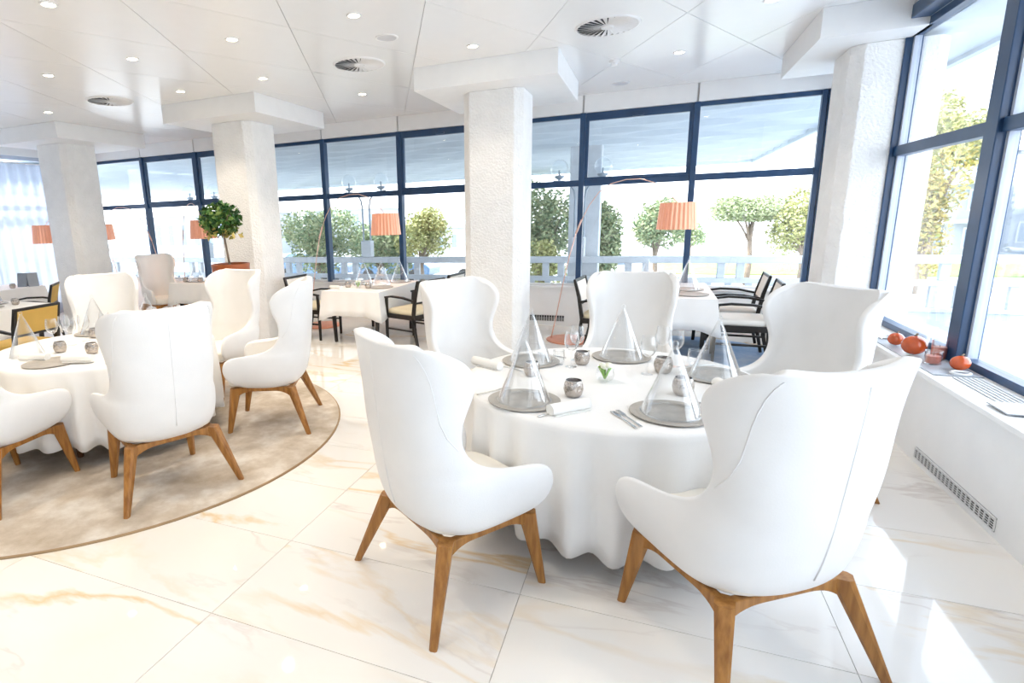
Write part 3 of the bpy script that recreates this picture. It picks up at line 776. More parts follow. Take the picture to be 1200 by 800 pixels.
setcut(*seats[2][0], T1, 'back left', [('fork', -.215, 0, ''), ('knife', .215, 0, '')])
setcut(*seats[3][0], T1, 'back centre', [('fork', -.215, 0, ''), ('knife', .215, 0, '')])
setcut(*seats[4][0], T1, 'back right', [('fork', -.215, 0, ''), ('knife', .215, 0, '')])

# remaining pieces of the front round table: (kind, x, y, label, turn)
F = 'front round table'
put('napkin', -.315, 2.60, Z1, 'rolled white napkin beside the front left charger of the front round table', math.radians(-44))
put('napkin', -.90, 3.27, Z1, 'rolled white napkin left of the back left charger of the front round table', math.radians(62))
put('napkin', .40, 3.13, Z1, 'rolled white napkin in front of the back right charger of the front round table', math.radians(20))
put('cup', -.325, 2.84, Z1, 'hammered silver cup between the front left charger and the flower bowl', s=1.05)
put('cup', -.60, 3.16, Z1, 'hammered silver cup seen through the front left glass cone')
put('cup', .19, 3.03, Z1, 'hammered silver cup seen through the front right glass cone', s=1.1)
put('cup', -.355, 3.50, Z1, 'hammered silver cup left of the back centre charger')
put('cup', .105, 3.44, Z1, 'hammered silver cup between the back centre and back right chargers', s=1.1)
put('wine', -.41, 3.42, Z1, 'clear wine glass left of the back centre charger, nearer one')
put('wine', -.40, 3.60, Z1, 'clear wine glass left of the back centre charger, farther one')
put('wine', .10, 3.70, Z1, 'clear wine glass right of the back centre charger, left one')
put('wine', .17, 3.60, Z1, 'clear wine glass right of the back centre charger, right one')
put('wine', .02, 3.38, Z1, 'clear wine glass in the middle of the front round table behind the flower bowl')
put('tumbler', .28, 3.69, Z1, 'clear water tumbler behind the back right charger')
put('tumbler', -.49, 3.46, Z1, 'clear water tumbler right of the back left charger')
put('flower', -.195, 3.16, Z1, 'small glass bowl of green and white flowers in the middle of the front table')

# ---- left round table on the rug
L2 = 'left round table'
ZL = TH + .0005; ZLP = ZL + .0075
put('charger', -3.86, 2.50, ZL, 'round stone charger plate nearest the camera on the left round table')
put('napkin', -3.66, 2.56, ZL, 'rolled white napkin on the right edge of the nearest charger of the left table', math.radians(-70)).location.z = ZLP + .002
put('napkin', -4.07, 2.52, ZL, 'long rolled white napkin at the left edge of the left round table', math.radians(-75))
put('cup', -4.13, 2.76, ZL, 'hammered silver cup behind the nearest charger of the left table')
put('cup', -3.83, 2.80, ZL, 'hammered silver cup right of the nearest charger of the left table')
put('cup', -4.38, 3.25, ZL, 'hammered silver cup far back on the left round table')
put('cone', -4.05, 2.60, ZL, 'tall clear glass cone at the left picture edge on the left table', s=(.9, .9, 1.0)).location = (-4.27, 2.60, ZL)
put('charger', -4.10, 3.58, ZL, 'round stone charger plate at the far side of the left round table')
put('cone', -4.10, 3.58, ZLP, 'clear glass cone on the far charger of the left round table')
put('charger', -3.47, 3.32, ZL, 'round stone charger plate at the right place of the left round table')
put('cone', -3.47, 3.32, ZLP, 'clear glass cone on the right charger of the left round table')
put('charger', -4.55, 3.40, ZL, 'round stone charger plate at the back left place of the left round table')
put('cone', -4.55, 3.40, ZLP, 'clear glass cone on the back left charger of the left round table')
for k, (x, y) in enumerate(((-4.45, 3.04), (-4.32, 3.12), (-4.22, 3.24), (-4.40, 2.90), (-4.28, 2.97))):
    put('wine', x, y, ZL, 'clear wine glass in the middle of the left round table, ' + ('behind the silver cup', 'in the cluster centre', 'nearest the flower bowl', 'leftmost and nearest', 'front right of the cluster')[k])
put('fork', -3.49, 2.68, ZL, 'steel fork lying behind the chair back on the left round table', .6)
put('fork', -3.45, 2.72, ZL, 'second steel fork lying behind the chair back on the left round table', .6)
put('flower', -4.02, 3.06, ZL, 'small glass bowl of green flowers in the middle of the left round table')

# ================================================================== DARK DINING CHAIRS, SQUARE TABLES
def make_dark_chair(label, seat_m, back_m):
    t = thing('armchair', label, 'chair', group='dark wood armchairs')
    for sx in (-1, 1):
        MB().bar([(sx * .265, .25, 0), (sx * .265, .25, .44), (sx * .265, .24, .645)], [.028, .036, .032], [.028, .036, .032]).build('leg', M['ebony'], t, bevel=.003)
        MB().bar([(sx * .25, -.30, 0), (sx * .25, -.245, .25), (sx * .25, -.235, .46), (sx * .25, -.27, .68), (sx * .25, -.325, .885)], [.03, .036, .04, .038, .034], [.03, .036, .04, .038, .03]).build('leg', M['ebony'], t, bevel=.003)
        MB().bar([(sx * .27, .27, .645), (sx * .285, .12, .668), (sx * .285, -.08, .662), (sx * .262, -.265, .625)], [.034, .045, .042, .03], [.024, .026, .026, .024]).build('armrest', M['ebony'], t, bevel=.004)
        MB().bar([(sx * .258, .235, .405), (sx * .25, -.225, .405)], .024, .06).build('seat_rail', M['ebony'], t)
        MB().bar([(sx * .26, .24, .23), (sx * .25, -.24, .23)], .018, .022).build('stretcher', M['ebony'], t)
    MB().box(-.25, .25, .225, .25, .375, .435).build('seat_rail', M['ebony'], t)
    MB().box(-.25, .25, -.245, -.22, .375, .435).build('seat_rail', M['ebony'], t)
    s = MB(); rg = []
    for z, k in ((.425, .96), (.44, 1.), (.475, 1.), (.495, .93)):
        rg.append([(x * k, y * k, z) for x, y in chamfer_rect(-.25, .25, -.235, .262, .035)])
    s.loft(rg).build('seat', seat_m, t, smooth=50)
    MB().bar([(-.25, -.325, .87), (.25, -.325, .87)], .026, .034).build('top_rail', M['ebony'], t, bevel=.004)
    MB().bar([(-.25, -.262, .60), (.25, -.262, .60)], .022, .03).build('lower_rail', M['ebony'], t, bevel=.004)
    rows = []
    for q in range(6):
        z = .612 + .245 * q / 5; y = -.262 - .063 * q / 5
        rows.append([(-.232, y + .010, z), (0, y + .004, z), (.232, y + .010, z), (.232, y - .014, z), (0, y - .020, z), (-.232, y - .014, z)])
    MB().loft(rows).build('backrest', back_m, t, smooth=60)
    return t
dcream = make_dark_chair('dark wood armchair right of the middle square table, nearer one', M['seat_cream'], M['seat_white'])
dcream.location = (-2.86, 6.76, 0); dcream.rotation_euler = (0, 0, face(-.93, .36))
dup(dcream, (-2.80, 7.48, 0), face(-1, .12), 'dark wood armchair right of the middle square table, farther one')
dup(dcream, (-4.47, 6.86, 0), face(1, -.05), 'dark wood armchair left of the middle square table, above the copper disc')
dup(dcream, (-.44, 6.93, .0125), face(1, -.12), 'dark wood armchair left of the corner table, half hidden by a wing chair')
dwhite = make_dark_chair('dark wood armchair with white seat right of the corner table, nearer one', M['seat_white'], M['seat_white'])
dwhite.location = (.94, 6.86, .013); dwhite.rotation_euler = (0, 0, face(-1, .06))
dup(dwhite, (.94, 7.60, .013), face(-1, .03), 'dark wood armchair with white seat right of the corner table, farther one')
doch = make_dark_chair('dark wood armchair with ochre seat and back near the left picture edge', M['seat_ochre'], M['seat_ochre'])
doch.location = (-6.20, 3.72, 0); doch.rotation_euler = (0, 0, face(-.99, -.12))
dup(doch, (-8.30, 5.25, 0), face(-.7, -.7), 'small dark wood armchair farther left behind the ochre one')
dup(doch, (-7.45, 5.75, 0), face(-1, -.25), 'small dark wood armchair at the far left table showing its arm')

def square_table(label, x0, x1, y0, y1, H=.726, z=0.):
    t = thing('square_table', label, 'table', ((x0 + x1) / 2, (y0 + y1) / 2, z)); H -= z
    hx, hy = (x1 - x0) / 2 - .008, (y1 - y0) / 2 - .008
    MB().box(-hx, hx, -hy, hy, H - .03, H).build('tabletop', M['ebony'], t, bevel=.004)
    MB().box(-hx + .06, hx - .06, -hy + .06, hy - .06, H - .09, H - .03).build('apron', M['ebony'], t)
    for sx in (-1, 1):
        for sy in (-1, 1): MB().bar([(sx * (hx - .10), sy * (hy - .12), 0), (sx * (hx - .08), sy * (hy - .10), H - .03)], [.035, .055], [.035, .055]).build('leg', M['ebony'], t, bevel=.003)
    return t
def square_cloth(label, x0, x1, y0, y1, H=.73, drop=.30, seed=1):
    hx, hy = (x1 - x0) / 2, (y1 - y0) / 2; n = 28; rr = random.Random(seed)
    def per(hx, hy):
        pts = []
        for (ax, ay), (bx, by) in zip([(-hx, -hy), (hx, -hy), (hx, hy), (-hx, hy)], [(hx, -hy), (hx, hy), (-hx, hy), (-hx, -hy)]):
            for k in range(n): pts.append((ax + (bx - ax) * k / n, ay + (by - ay) * k / n, min(k, n - k) / (n / 2)))
        return pts
    ph = rr.uniform(0, 6)
    rings = []
    for q in (.5, .97): rings.append([(x * q, y * q, H) for x, y, c in per(hx, hy)])
    for q in (0, .05, .25, .5, .75, 1.):
        row = []
        for k, (x, y, c) in enumerate(per(hx, hy)):
            cor = max(0, 1 - c * 2.2)
            e = .004 + .018 * q + .035 * q * cor + .008 * q * math.sin(k * .9 + ph)
            d = math.hypot(x, y); sgx = 1 if abs(abs(x) - hx) < 1e-6 else 0; sgy = 1 if abs(abs(y) - hy) < 1e-6 else 0
            nx = (math.copysign(1, x) if sgx else 0); ny = (math.copysign(1, y) if sgy else 0)
            row.append((x + nx * e, y + ny * e, H - .003 - (drop + .03 + .07 * cor ** 1.5) * q))
        rings.append(row)
    mb = MB().loft(rings, caps=False); mb.f.append(tuple(range(4 * n)))
    o = mb.build('tablecloth', M['cloth'], loc=((x0 + x1) / 2, (y0 + y1) / 2, 0), smooth=50)
    so = o.modifiers.new('solid', 'SOLIDIFY'); so.thickness = .003; so.offset = -1
    return tag(o, label, 'tablecloth', 'short square tablecloths')
SQ = [('middle square table between the two columns', -4.08, -3.22, 6.45, 7.85), ('corner table on the blue grey rug', -.20, .67, 6.56, 8.0),
      ('small far table in front of the distant wing chair', -7.33, -6.50, 6.92, 7.75), ('square table at the far left picture edge', -8.35, -7.15, 4.0, 4.75), ('far left table in front of the curtain', -10.6, -9.55, 5.5, 6.3)]
for k, (nm, x0, x1, y0, y1) in enumerate(SQ):
    square_table('dark table under the short cloth, ' + nm, x0, x1, y0, y1, z=.0128 if k == 1 else 0.)['group'] = 'dark square tables'
    square_cloth('short white cloth on the ' + nm, x0, x1, y0, y1, seed=k)
ZQ = .7305; ZQP = ZQ + .0075
def small_setting(nm, items):
    cnt = {}
    for kind, x, y, lab in items: put(kind, x, y, ZQP if kind == 'cone' else ZQ, lab + ' ' + nm)
small_setting('on the middle square table', [
    ('charger', -3.88, 7.30, 'charger plate at the left place'), ('cone', -3.88, 7.30, 'glass cone at the left place'),
    ('charger', -3.42, 6.92, 'charger plate at the near right place'), ('cone', -3.52, 7.16, 'glass cone in the middle'),
    ('charger', -3.44, 7.62, 'charger plate at the far right place'), ('cone', -3.44, 7.62, 'glass cone at the far right place'),
    ('cup', -3.90, 6.86, 'hammered silver cup at the front left'), ('cup', -3.55, 6.80, 'hammered silver cup at the front right'),
    ('flower', -3.72, 6.82, 'small bowl of green flowers at the front'), ('wine', -3.70, 7.50, 'wine glass left at the back'), ('wine', -3.60, 7.40, 'wine glass right at the back')])
put('napkin', -3.98, 6.66, ZQ, 'rolled white napkin on the front left corner of the middle square table', 1.2)
small_setting('on the corner table', [
    ('charger', .44, 6.86, 'charger plate at the front right'), ('cone', .42, 7.30, 'glass cone at the middle right'), ('charger', .42, 7.30, 'charger plate under the middle right cone'),
    ('cone', -.02, 7.72, 'glass cone at the far left'), ('cup', .28, 6.80, 'hammered silver cup at the front'), ('wine', .24, 7.05, 'wine glass at the front'),
    ('wine', .20, 7.30, 'wine glass behind the front one'), ('cone', .44, 7.66, 'glass cone at the far right')])
for o in list(C.objects):
    if o.get('label') in ('glass cone at the far left on the corner table', 'glass cone at the far right on the corner table'): o.location.z = ZQ
small_setting('on the small far table', [
    ('cone', -7.0, 7.2, 'glass cone at the left'), ('cone', -6.75, 7.5, 'glass cone at the right'), ('cup', -7.15, 7.10, 'hammered silver cup at the left'),
    ('cup', -6.85, 7.12, 'hammered silver cup at the right'), ('charger', -7.0, 7.2, 'charger plate at the left'), ('charger', -6.75, 7.5, 'charger plate at the right')])
small_setting('on the table at the far left edge', [
    ('cone', -7.52, 4.20, 'glass cone at the right'), ('cone', -7.85, 4.45, 'glass cone at the left'), ('cup', -7.45, 4.50, 'hammered silver cup at the back'),
    ('charger', -7.52, 4.20, 'charger plate at the right'), ('charger', -7.85, 4.45, 'charger plate at the left')])
small_setting('on the far left table by the curtain', [('cone', -10.05, 5.68, 'glass cone'), ('cup', -9.68, 5.85, 'hammered silver cup at the right'), ('wine', -10.3, 5.95, 'wine glass at the left')])

for x, y, rz, lab in ((-9.75, 6.08, .5, 'grey folded menu card on the far left table, taller one'), (-9.62, 6.16, 1.1, 'grey folded menu card on the far left table by the column')):
    t = thing('menu_card', lab, 'menu', (x, y, ZQ), rz, 'grey folded menu cards')
    for sy in (-1, 1):
        MB().add([(-.075, sy * .06, 0), (.075, sy * .06, 0), (.075, sy * .004, .23), (-.075, sy * .004, .23), (-.075, sy * .057, 0), (.075, sy * .057, 0), (.075, sy * .001, .23), (-.075, sy * .001, .23)],
                 [(0, 1, 2, 3), (7, 6, 5, 4), (0, 4, 5, 1), (1, 5, 6, 2), (2, 6, 7, 3), (3, 7, 4, 0)]).build('leaf', M['grey_metal'], t)
# ================================================================== COPPER ARC LAMPS
def make_lamp(label):
    t = thing('arc_lamp', label, 'floor lamp', group='copper arc floor lamps')
    MB().lathe([(0, .022), (.29, .022), (.30, .016), (.30, .006), (.295, 0), (0, 0)], 48).build('base', M['copper'], t, smooth=50)
    pts = [(-.24, 0, .02), (-.185, 0, .30), (-.115, 0, .70), (-.03, 0, 1.12), (.05, 0, 1.44)]
    MB().tube(pts, .007, 10).build('stem', M['copper_rod'], t, smooth=180)
    MB().tube([(.04, 0, 1.40), (.105, 0, 1.57)], .0125, 10).build('sleeve', M['copper_rod'], t, smooth=60)
    ctl = [(.10, 1.555), (.19, 1.745), (.30, 1.90), (.44, 1.995), (.61, 2.035), (.77, 2.035), (.92, 1.985), (1.05, 1.895), (1.15, 1.79), (1.19, 1.74)]
    MB().tube([(x, 0, z) for x, z in ctl], .0055, 8).build('arc_arm', M['copper_rod'], t, smooth=180)
    def pleat(r, z): return [(1.20 + (r + .006 * math.cos(26 * 2 * PI * k / 208)) * math.cos(2 * PI * k / 208), (r + .006 * math.cos(26 * 2 * PI * k / 208)) * math.sin(2 * PI * k / 208), z) for k in range(208)]
    MB().loft([pleat(.218, 1.43), pleat(.190, 1.74), pleat(.186, 1.74), pleat(.214, 1.43), pleat(.218, 1.43)], caps=False).build('lamp_shade', M['shade'], t, smooth=70)
    MB().lathe([(.2085, 1.431), (.1805, 1.739)], 48, (1.20, 0, 0)).build('shade_lining', M['shade_in'], t, smooth=180)
    MB().lathe([(0, 1.735), (.182, 1.735), (.182, 1.740), (0, 1.740)], 32, (1.20, 0, 0)).build('shade_top', M['shade'], t)
    return t
lp = make_lamp('copper arc floor lamp with pleated shade over the corner table, right of the near column')
lp.location = (-.93, 7.5, 0)
dup(lp, (-4.83, 7.6, 0), 0, 'copper arc floor lamp with pleated shade over the middle square table')
dup(lp, (-8.10, 8.08, 0), math.atan2(-.47, .88), 'copper arc floor lamp with shade partly behind the potted tree')
dup(lp, (-9.70, 7.78, 0), -PI / 2, 'copper arc floor lamp with shade in front of the sheer curtain')
dup(lp, (-8.72, 7.97, 0), math.atan2(-.1, -1), 'copper arc floor lamp with its shade behind the leftmost column')

# ================================================================== POTTED TREE
def leaves(n, place, size, rng, fold=.25):
    """n folded leaf blades, each two triangles pairs on a random axis"""
    mb = MB()
    for _ in range(n):
        p = Vector(place(rng)); a = Vector((rng.gauss(0, 1), rng.gauss(0, 1), rng.gauss(0, .7))).normalized()
        b = a.cross(Vector((rng.gauss(0, 1), rng.gauss(0, 1), rng.gauss(0, 1)))).normalized(); c = a.cross(b)
        l = size * rng.uniform(.7, 1.3); wd = l * .28
        mb.add([p - a * l / 2, p + b * wd + c * l * fold * .3, p + a * l / 2, p - b * wd + c * l * fold * .3, p], [(0, 4, 1), (4, 2, 1), (0, 3, 4), (4, 3, 2)])
    return mb
t = thing('potted_tree', 'small leafy standard tree in a rust brown planter beside the middle column', 'plant', (-4.93, 5.68, 0))
MB().lathe([(0, 0), (.20, 0), (.235, 1.12), (.24, 1.155), (.236, 1.165), (.218, 1.165), (.212, 1.10), (0, 1.10)], 40).build('planter', M['pot'], t, smooth=40)
MB().lathe([(0, 1.112), (.212, 1.112), (.212, 1.10), (0, 1.10)], 24).build('soil', M['soil'], t)
MB().tube([(-.01, 0, 1.10), (-.03, .0, 1.25), (-.05, .0, 1.42), (-.07, 0, 1.58), (-.08, 0, 1.72)], [.016, .014, .012, .010, .008], 8).build('trunk', M['bark'], t, smooth=180)
rb = random.Random(4); br = MB()
for k in range(9):
    a = rb.uniform(0, 6.28); e = rb.uniform(.1, .24)
    br.tube([(-.07, 0, 1.52 + .02 * k), (-.07 + e * .6 * math.cos(a), e * .6 * math.sin(a), 1.60 + .02 * k), (-.07 + e * math.cos(a), e * math.sin(a), 1.62 + rb.uniform(-.06, .2))], [.006, .005, .003], 5)
br.build('branch', M['bark'], t)
def crown(r):
    while 1:
        x, y, z = r.uniform(-1, 1), r.uniform(-1, 1), r.uniform(-1, 1); d = x * x + y * y + z * z
        if .12 < d < 1: return -.09 + x * .27, y * .27, 1.72 + z * .21
tag(leaves(620, crown, .085, random.Random(9)).build('foliage', M['leaf'], t, recalc=False), kind='stuff')
def skirt(r): a = r.uniform(0, 6.28); q = r.uniform(.08, .26); return -.09 + q * math.cos(a), q * math.sin(a), r.uniform(1.48, 1.60)
tag(leaves(60, skirt, .085, random.Random(11)).build('yellow_foliage', M['leaf_y'], t, recalc=False), kind='stuff', label='yellowing lower leaves')

# ================================================================== THINGS ON THE SIDE WINDOW SILL
def gourd(label, x, y, r, stem=True):
    t = thing('orange_ornament', label, 'ornament', (x, y, ZS + .009), 0, 'orange round ornaments on the sill')
    mb = MB(); prof = 12; n = 28; vs = []
    rg = []
    for k in range(1, prof):
        a = PI * k / prof
        rg.append([(r * math.sin(a) * math.cos(2 * PI * i / n) * (1 - .05 * abs(math.sin(4 * PI * 2 * i / n / 2))), r * math.sin(a) * math.sin(2 * PI * i / n) * (1 - .05 * abs(math.sin(4 * PI * 2 * i / n / 2))), r * .9 * (1 - math.cos(a)) - r * .0) for i in range(n)])
    mb.loft(rg).build('body', M['orange'], t, smooth=180)
    MB().tube([(0, 0, r * 1.74), (.004, 0, r * 1.88), (.012, .004, r * 2.0)], [r * .13, r * .09, r * .10], 8).build('stem', M['bark'], t, smooth=180)
    return t
tr = thing('slate_tray', 'long pale slate tray on the window sill under the orange ornaments', 'tray', (1.775, 4.83, ZS))
MB().box(-.12, .12, -.50, .58, 0, .006).build('board', M['tray'], tr, bevel=.003)
for sy in (-.50, .58): MB().box(-.12, .12, sy - .006, sy + .006, .006, .010).build('lip', M['tray'], tr)
gourd('small orange round ornament at the far end of the sill tray', 1.73, 5.18, .052)
gourd('largest orange round ornament in the middle of the sill tray', 1.735, 4.88, .074)
gourd('small orange round ornament at the near end of the sill tray beside the ring', 1.83, 4.47, .052)
def candle(label, x, y, r, h, wax):
    t = thing('candle_glass', label, 'candle', (x, y, ZS + .0075), 0, 'candle glasses on the sill')
    prof = [(r, 0), (r, h)]
    MB().lathe([(0, .0)] + prof + [(r - .003, h), (r - .003, .006), (0, .006)], 24).build('glass', M['glass'], t, smooth=50)
    MB().lathe([(0, .007), (r - .004, .007), (r - .004, h * .62), (0, h * .62)], 24).build('wax', wax, t, smooth=40)
    MB().tube([(0, 0, h * .62), (0, .001, h * .62 + .012)], .0015, 5).build('wick', M['darkin'], t)
    return t
candle('rose candle in a tall clear glass by the navy post', 1.845, 4.80, .045, .13, M['red_wax'])
candle('rose and white candle in a low clear glass at the front of the tray', 1.755, 4.63, .045, .085, M['red_wax'])
candle('pale candle in a clear glass behind the large orange ornament', 1.86, 5.12, .042, .10, M['wax'])
t = thing('napkin_ring', 'white ring lying on the near end of the sill tray', 'ring', (1.80, 4.37, ZS + .0075), .3)
MB().tube([(.045 * math.cos(a), .045 * math.sin(a), .008) for a in [2 * PI * k / 24 for k in range(25)]], .007, 8).build('hoop', M['white_metal'], t, smooth=180)
t = thing('metal_dish', 'small dark metal dish at the far end of the window sill', 'dish', (1.76, 5.47, ZS + .0005))
MB().lathe([(0, 0), (.05, 0), (.075, .014), (.073, .016), (.048, .005), (0, .005)], 24).build('bowl', M['steel'], t, smooth=50)
MB().bar([(.07, 0, .013), (.12, .02, .018)], .012, .004).build('handle', M['steel'], t)
t = thing('folded_card', 'pale blue folded card on the sill, cut off by the picture edge', 'card', (1.74, 3.66, ZS + .0085))
MB().box(-.07, .07, -.10, .10, 0, .004).build('lower_leaf', M['tray'], t)
MB().box(-.07, .07, -.10, .10, .005, .008).build('upper_leaf', M['white_metal'], t)

# ================================================================== OUTSIDE: TERRACE, CANOPY, BALUSTRADE
ZG = -.3
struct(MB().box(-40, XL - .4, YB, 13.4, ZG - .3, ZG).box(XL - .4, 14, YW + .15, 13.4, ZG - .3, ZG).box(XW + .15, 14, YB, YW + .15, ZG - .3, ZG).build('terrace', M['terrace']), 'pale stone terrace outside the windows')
# canopy soffit with rows of shallow scallops
cn = pivot('canopy', (0, 0, 0), 'white canopy over the terrace with a scalloped soffit')
def scallop(x0, x1, y0, y1, z, dx, dy, nm):
    nx, ny = max(2, int((x1 - x0) / dx * 6)), max(2, int((y1 - y0) / dy * 6)); rows = []
    for j in range(ny + 1):
        y = y0 + (y1 - y0) * j / ny; v = (y - y0) / dy; row = int(v)
        r_ = []
        for i in range(nx + 1):
            x = x0 + (x1 - x0) * i / nx
            u = (x / dx + .5 * (row % 2))
            r_.append((x, y, z + .10 * abs(math.sin(PI * u)) * (v - row)))
        rows.append(r_)
    return tag(MB().loft(rows, caps=False, closed=False).build(nm, M['canopy'], cn, smooth=40, recalc=False), kind='stuff')
scallop(-24, 2.72, YW + .15, 20.6, 3.06, 1.5, .85, 'scalloped_soffit')
MB().box(-24, 2.72, YW + .12, 20.7, 3.22, 3.50).build('canopy_slab', M['canopy'], cn)
MB().box(-24, 2.78, 20.6, 20.72, 3.02, 3.50).build('canopy_edge', M['canopy'], cn)
MB().box(XW + .12, 2.72, YB, YW + .15, 3.06, 3.36).build('canopy_slab', M['canopy'], cn)
MB().box(2.72, 2.80, YB, 20.72, 3.02, 3.50).build('canopy_edge', M['canopy'], cn)
# outdoor pillars
for k, (x, y) in enumerate(((-1.40, 13.35), (-6.75, 13.35), (-12.1, 13.35))):
    if k: continue
    t = thing('outdoor_pillar', 'white square pillar outside behind the twin globe lamp', 'pillar', (x, y, ZG)); t['kind'] = 'structure'; del t['category']
    MB().box(-.33, .33, -.2, .2, 0, 3.40).build('pillar_shaft', M['concrete'], t, bevel=.02)
    MB().box(-.37, .37, -.24, .24, 0, .15).build('plinth', M['concrete'], t, bevel=.01)
# balustrade
bal = thing('balustrade', 'long pale concrete balustrade with twin rails along the terrace', 'balustrade', (0, 12.9, ZG))
MB().box(-24, 14, -.11, .11, .88, 1.02).build('top_rail', M['concrete'], bal, bevel=.015)
MB().box(-24, 14, -.08, .08, .48, .58).build('lower_rail', M['concrete'], bal, bevel=.01)
MB().box(-24, 14, -.10, .10, 0, .08).build('kerb', M['concrete'], bal, bevel=.01)
bp = MB().box(-.07, .07, -.06, .06, .58, .88).build('post', M['concrete'], bal, loc=(-23, 0, 0), bevel=.01)
x = -23
while x < 13.5:
    for e in (-.17, .17):
        if abs(x + e + 23) > .02 or e > 0: part_copy(bp, bal, (x + e, 0, 0))
    x += 1.75
b1 = MB().box(-.06, .06, -.05, .05, .08, .48).build('baluster', M['concrete'], bal, loc=(-23.4, 0, 0), bevel=.008)
x = -23.0
while x < 13.5:
    part_copy(b1, bal, (x, 0, 0)); x += .36
# twin globe lamps on the balustrade
def twin_lamp(label, x):
    t = thing('globe_lamp', label, 'street lamp', (x, 12.9, ZG + 1.02), 0, 'twin globe lamps on the balustrade')
    MB().box(-.14, .14, -.10, .10, 0, .42).build('pedestal', M['concrete'], t, bevel=.02)
    for sx in (-1, 1):
        MB().tube([(sx * .10, 0, .42), (sx * .10, 0, 1.25), (sx * .13, 0, 1.42), (sx * .22, 0, 1.56), (sx * .36, 0, 1.62), (sx * .58, 0, 1.63)], .022, 8).build('arm', M['lamp_grey'], t, smooth=60)
        MB().lathe([(.03, 1.60), (.03, 1.66), (.10, 1.70), (.11, 1.74), (.02, 1.76), (.02, 1.86), (0, 1.86)], 16, (sx * .45, 0, 0)).build('lamp_holder', M['lamp_grey'], t, smooth=40)
        MB().ball((sx * .45, 0, 1.90), .185, n=20, k=14).build('globe', M['globe'], t, smooth=180)
    return t
tl = twin_lamp('twin globe lamp outside right of the near column', -1.47)
dup(tl, (-6.70, 12.9, ZG + 1.02), 0, 'twin globe lamp outside above the middle square table')
dup(tl, (-12.0, 12.9, ZG + 1.02), 0, 'twin globe lamp outside behind the potted tree')

# ---- ground beyond
ZB = -1.5
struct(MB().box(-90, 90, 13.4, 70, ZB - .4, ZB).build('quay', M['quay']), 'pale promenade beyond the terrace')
tag(MB().box(-6, 30, 31, 37.5, ZB, ZB + .05).build('lawn', M['lawn']), 'strip of mown grass seen through the balustrade', 'lawn', kind='stuff')
struct(MB().box(-400, 400, 70, 500, ZB - 1.2, ZB - .6).build('water', M['sea']), 'pale sea on the horizon')
def tree(label, x, y, h, rx, rz, n, mt, leaf, trunk_h, seed, flat=False, lumps=7, group='trees beyond the terrace'):
    rr = random.Random(seed); t = thing('tree', label, 'tree', (x, y, ZB), 0, group)
    cz = h - rz
    blobs = []
    for k in range(lumps):
        a = rr.uniform(0, 6.28); q = rr.uniform(.15, .62)
        blobs.append((rx * q * math.cos(a), rx * q * math.sin(a), cz + rz * rr.uniform(-.5, .5) * (0.5 if flat else 1), rx * rr.uniform(.38, .6), rz * rr.uniform(.45, .65)))
    def place(r):
        bx, by, bz, br_, bh = blobs[r.randrange(lumps)]
        while 1:
            u = [r.uniform(-1, 1) for _ in range(3)]; d = sum(c * c for c in u)
            if .25 < d < 1 and (not flat or u[2] > -.5): return bx + u[0] * br_, by + u[1] * br_, bz + u[2] * bh
    tag(leaves(int(n * 2.6), place, leaf * .62, rr).build('crown', M[mt], t, recalc=False), kind='stuff')
    MB().tube([(0, 0, 0), (.05, 0, trunk_h * .5), (.0, 0, trunk_h), (.1, .05, cz)], [.12, .10, .085, .04], 8).build('trunk', M['bark'], t, smooth=180)
    for k in range(6):
        b = blobs[k % lumps]
        MB().tube([(0, 0, trunk_h * .92), (b[0] * .5, b[1] * .5, (trunk_h + b[2]) / 2), (b[0], b[1], b[2])], [.06, .04, .02], 6).build('branch', M['bark'], t, smooth=180)
    return t
tree('broad round olive tree outside left of the middle square table lamp stem', -14.0, 22, 3.9, 2.3, 1.75, 2600, 'olive', .26, 1.0, 1)
tree('broad olive tree outside behind the left copper shade', -11.4, 23, 3.8, 1.9, 1.6, 2400, 'olive', .26, 1.0, 2)
tree('round yellow green tree outside left of the near column', -9.1, 22.5, 3.75, 1.3, 1.35, 1800, 'olive_y', .24, 1.2, 3)
tree('tall grey green tree outside between the near column and the mullion', -3.55, 20, 4.4, 1.35, 2.1, 2600, 'olive', .24, .8, 4)
tree('low yellow leafed bush outside beside the near column', -3.0, 17.5, 2.55, .7, .85, 900, 'olive_y', .18, .5, 5)
tree('dense olive tree outside right of the white pillar', -1.55, 20.5, 3.75, 1.15, 1.75, 2200, 'olive', .24, .8, 6)
tree('open pale olive tree outside left of the right copper shade', .15, 23, 3.75, 1.5, 1.3, 1500, 'olive', .24, 1.5, 7)
tree('umbrella pine outside left of the corner post', 3.75, 27, 3.95, 1.75, .95, 2200, 'pine', .22, 1.9, 8, flat=True, lumps=10)
tree('loose yellow green tree outside beside the corner post', 5.6, 27, 4.5, 1.25, 1.7, 1500, 'olive_y', .24, 1.4, 9)
tree('tall green tree outside high in the side window', 10.6, 30, 7.6, 2.4, 1.6, 2200, 'olive_y', .34, 3.4, 10)
tree('golden brown tree outside below the tall one in the side window', 8.6, 25, 5.6, 1.1, 2.6, 1800, 'leaf_y', .26, .8, 11)
tree('small distant green tree outside beyond the right copper shade', 2.2, 39.2, 2.6, 1.2, .8, 700, 'olive', .3, .8, 12)
for k, (x, y, h, lab) in enumerate(((6.05, 33, 5.6, 'left one'), (6.45, 33, 4.8, 'middle one'), (6.8, 33, 5.4, 'right one'))):
    t = thing('mast', 'slim white mast outside near the corner post, ' + lab, 'mast', (x, y, ZB), 0, 'white masts')
    MB().tube([(0, 0, 0), (0, 0, h)], [.06, .035], 8).build('pole', M['flag'], t, smooth=180)
    MB().ball((0, 0, h), .07, n=8, k=6).build('finial', M['flag'], t, smooth=180)
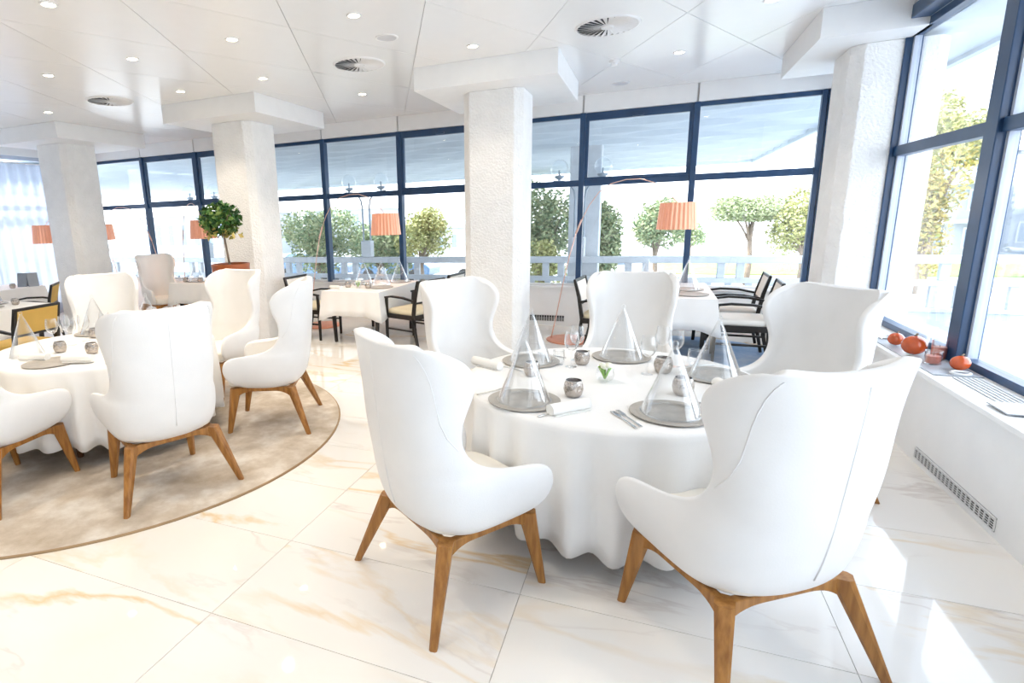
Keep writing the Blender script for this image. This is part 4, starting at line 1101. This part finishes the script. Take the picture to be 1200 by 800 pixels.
# ---- far buildings
def building(label, x, y, wd, dp, h, floors, bays, pitched=True, awn=False):
    t = thing('far_building', label, 'building', (x, y, ZB), 0, None)
    MB().box(-wd / 2, wd / 2, 0, dp, 0, h).build('wall', M['house'], t)
    if pitched:
        MB().add([(-wd / 2 - .3, -.3, h), (wd / 2 + .3, -.3, h), (wd / 2 + .3, dp + .3, h), (-wd / 2 - .3, dp + .3, h), (-wd / 2 + 1, dp / 2, h + 1.3), (wd / 2 - 1, dp / 2, h + 1.3)],
                 [(0, 1, 5, 4), (1, 2, 5), (2, 3, 4, 5), (3, 0, 4), (3, 2, 1, 0)]).build('roof', M['roof'], t)
    else: MB().box(-wd / 2 - .2, wd / 2 + .2, -.2, dp + .2, h, h + .25).build('roof', M['house'], t)
    fh = h / floors; bw = wd / bays
    for f in range(floors):
        for b in range(bays):
            x0 = -wd / 2 + bw * (b + .25); z0 = fh * (f + .25)
            wi = MB().box(x0, x0 + bw * .5, -.06, .02, z0, z0 + fh * .55).build('window', M['white_metal'], t)
            MB().box(x0 + .08, x0 + bw * .5 - .08, -.08, -.05, z0 + .08, z0 + fh * .55 - .08).build('pane', M['shutter'], wi)
        if f: MB().box(-wd / 2 + .1, wd / 2 - .1, -.9, 0, fh * f - .15, fh * f + .05).build('balcony', M['house'], t)
    if awn: MB().box(-wd / 2, wd / 2, -1.4, -.05, fh * .98, fh * 1.1).build('awning', M['awning'], t)
    return t
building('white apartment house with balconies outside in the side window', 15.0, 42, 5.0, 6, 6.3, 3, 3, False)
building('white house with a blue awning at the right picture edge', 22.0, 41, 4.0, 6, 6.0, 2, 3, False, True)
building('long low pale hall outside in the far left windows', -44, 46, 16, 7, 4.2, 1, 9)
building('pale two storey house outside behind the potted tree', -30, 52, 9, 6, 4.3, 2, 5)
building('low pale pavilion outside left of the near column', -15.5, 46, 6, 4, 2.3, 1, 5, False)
# ---- parked cars glimpsed through the balustrade
def car(label, x, y, paint):
    t = thing('car', label, 'car', (x, y, ZB), 0, None)
    prof = [(-2.1, .3), (2.1, .3), (2.15, .7), (1.9, .9), (1.1, .95), (.55, 1.42), (-1.1, 1.45), (-1.8, .98), (-2.15, .9)]
    MB().loft([[(a, -.85, b) for a, b in prof], [(a, .85, b) for a, b in prof]]).build('body', M[paint], t, bevel=.06)
    MB().loft([[(a, -.86, b) for a, b in ((-1.5, .98), (.9, .98), (.5, 1.34), (-1.0, 1.36))], [(a, .86, b) for a, b in ((-1.5, .98), (.9, .98), (.5, 1.34), (-1.0, 1.36))]]).build('side_window', M['shutter'], t)
    for sx in (-1.3, 1.3):
        for sy in (-.8, .8): MB().tube([(sx, sy - .1, .32), (sx, sy + .1, .32)], .32, 14).build('wheel', M['tyre'], t)
    return t
car('blue parked car outside seen through the balustrade behind the left lamp stem', -17.5, 27, 'car')
car('blue parked car outside seen through the balustrade under the left copper shade', -12.3, 27, 'car')
car('white parked car outside seen through the balustrade left of the near column', -7.2, 27.5, 'car_white')
car('white parked car outside seen through the balustrade below the olive trees', -1.6, 26, 'car_white')
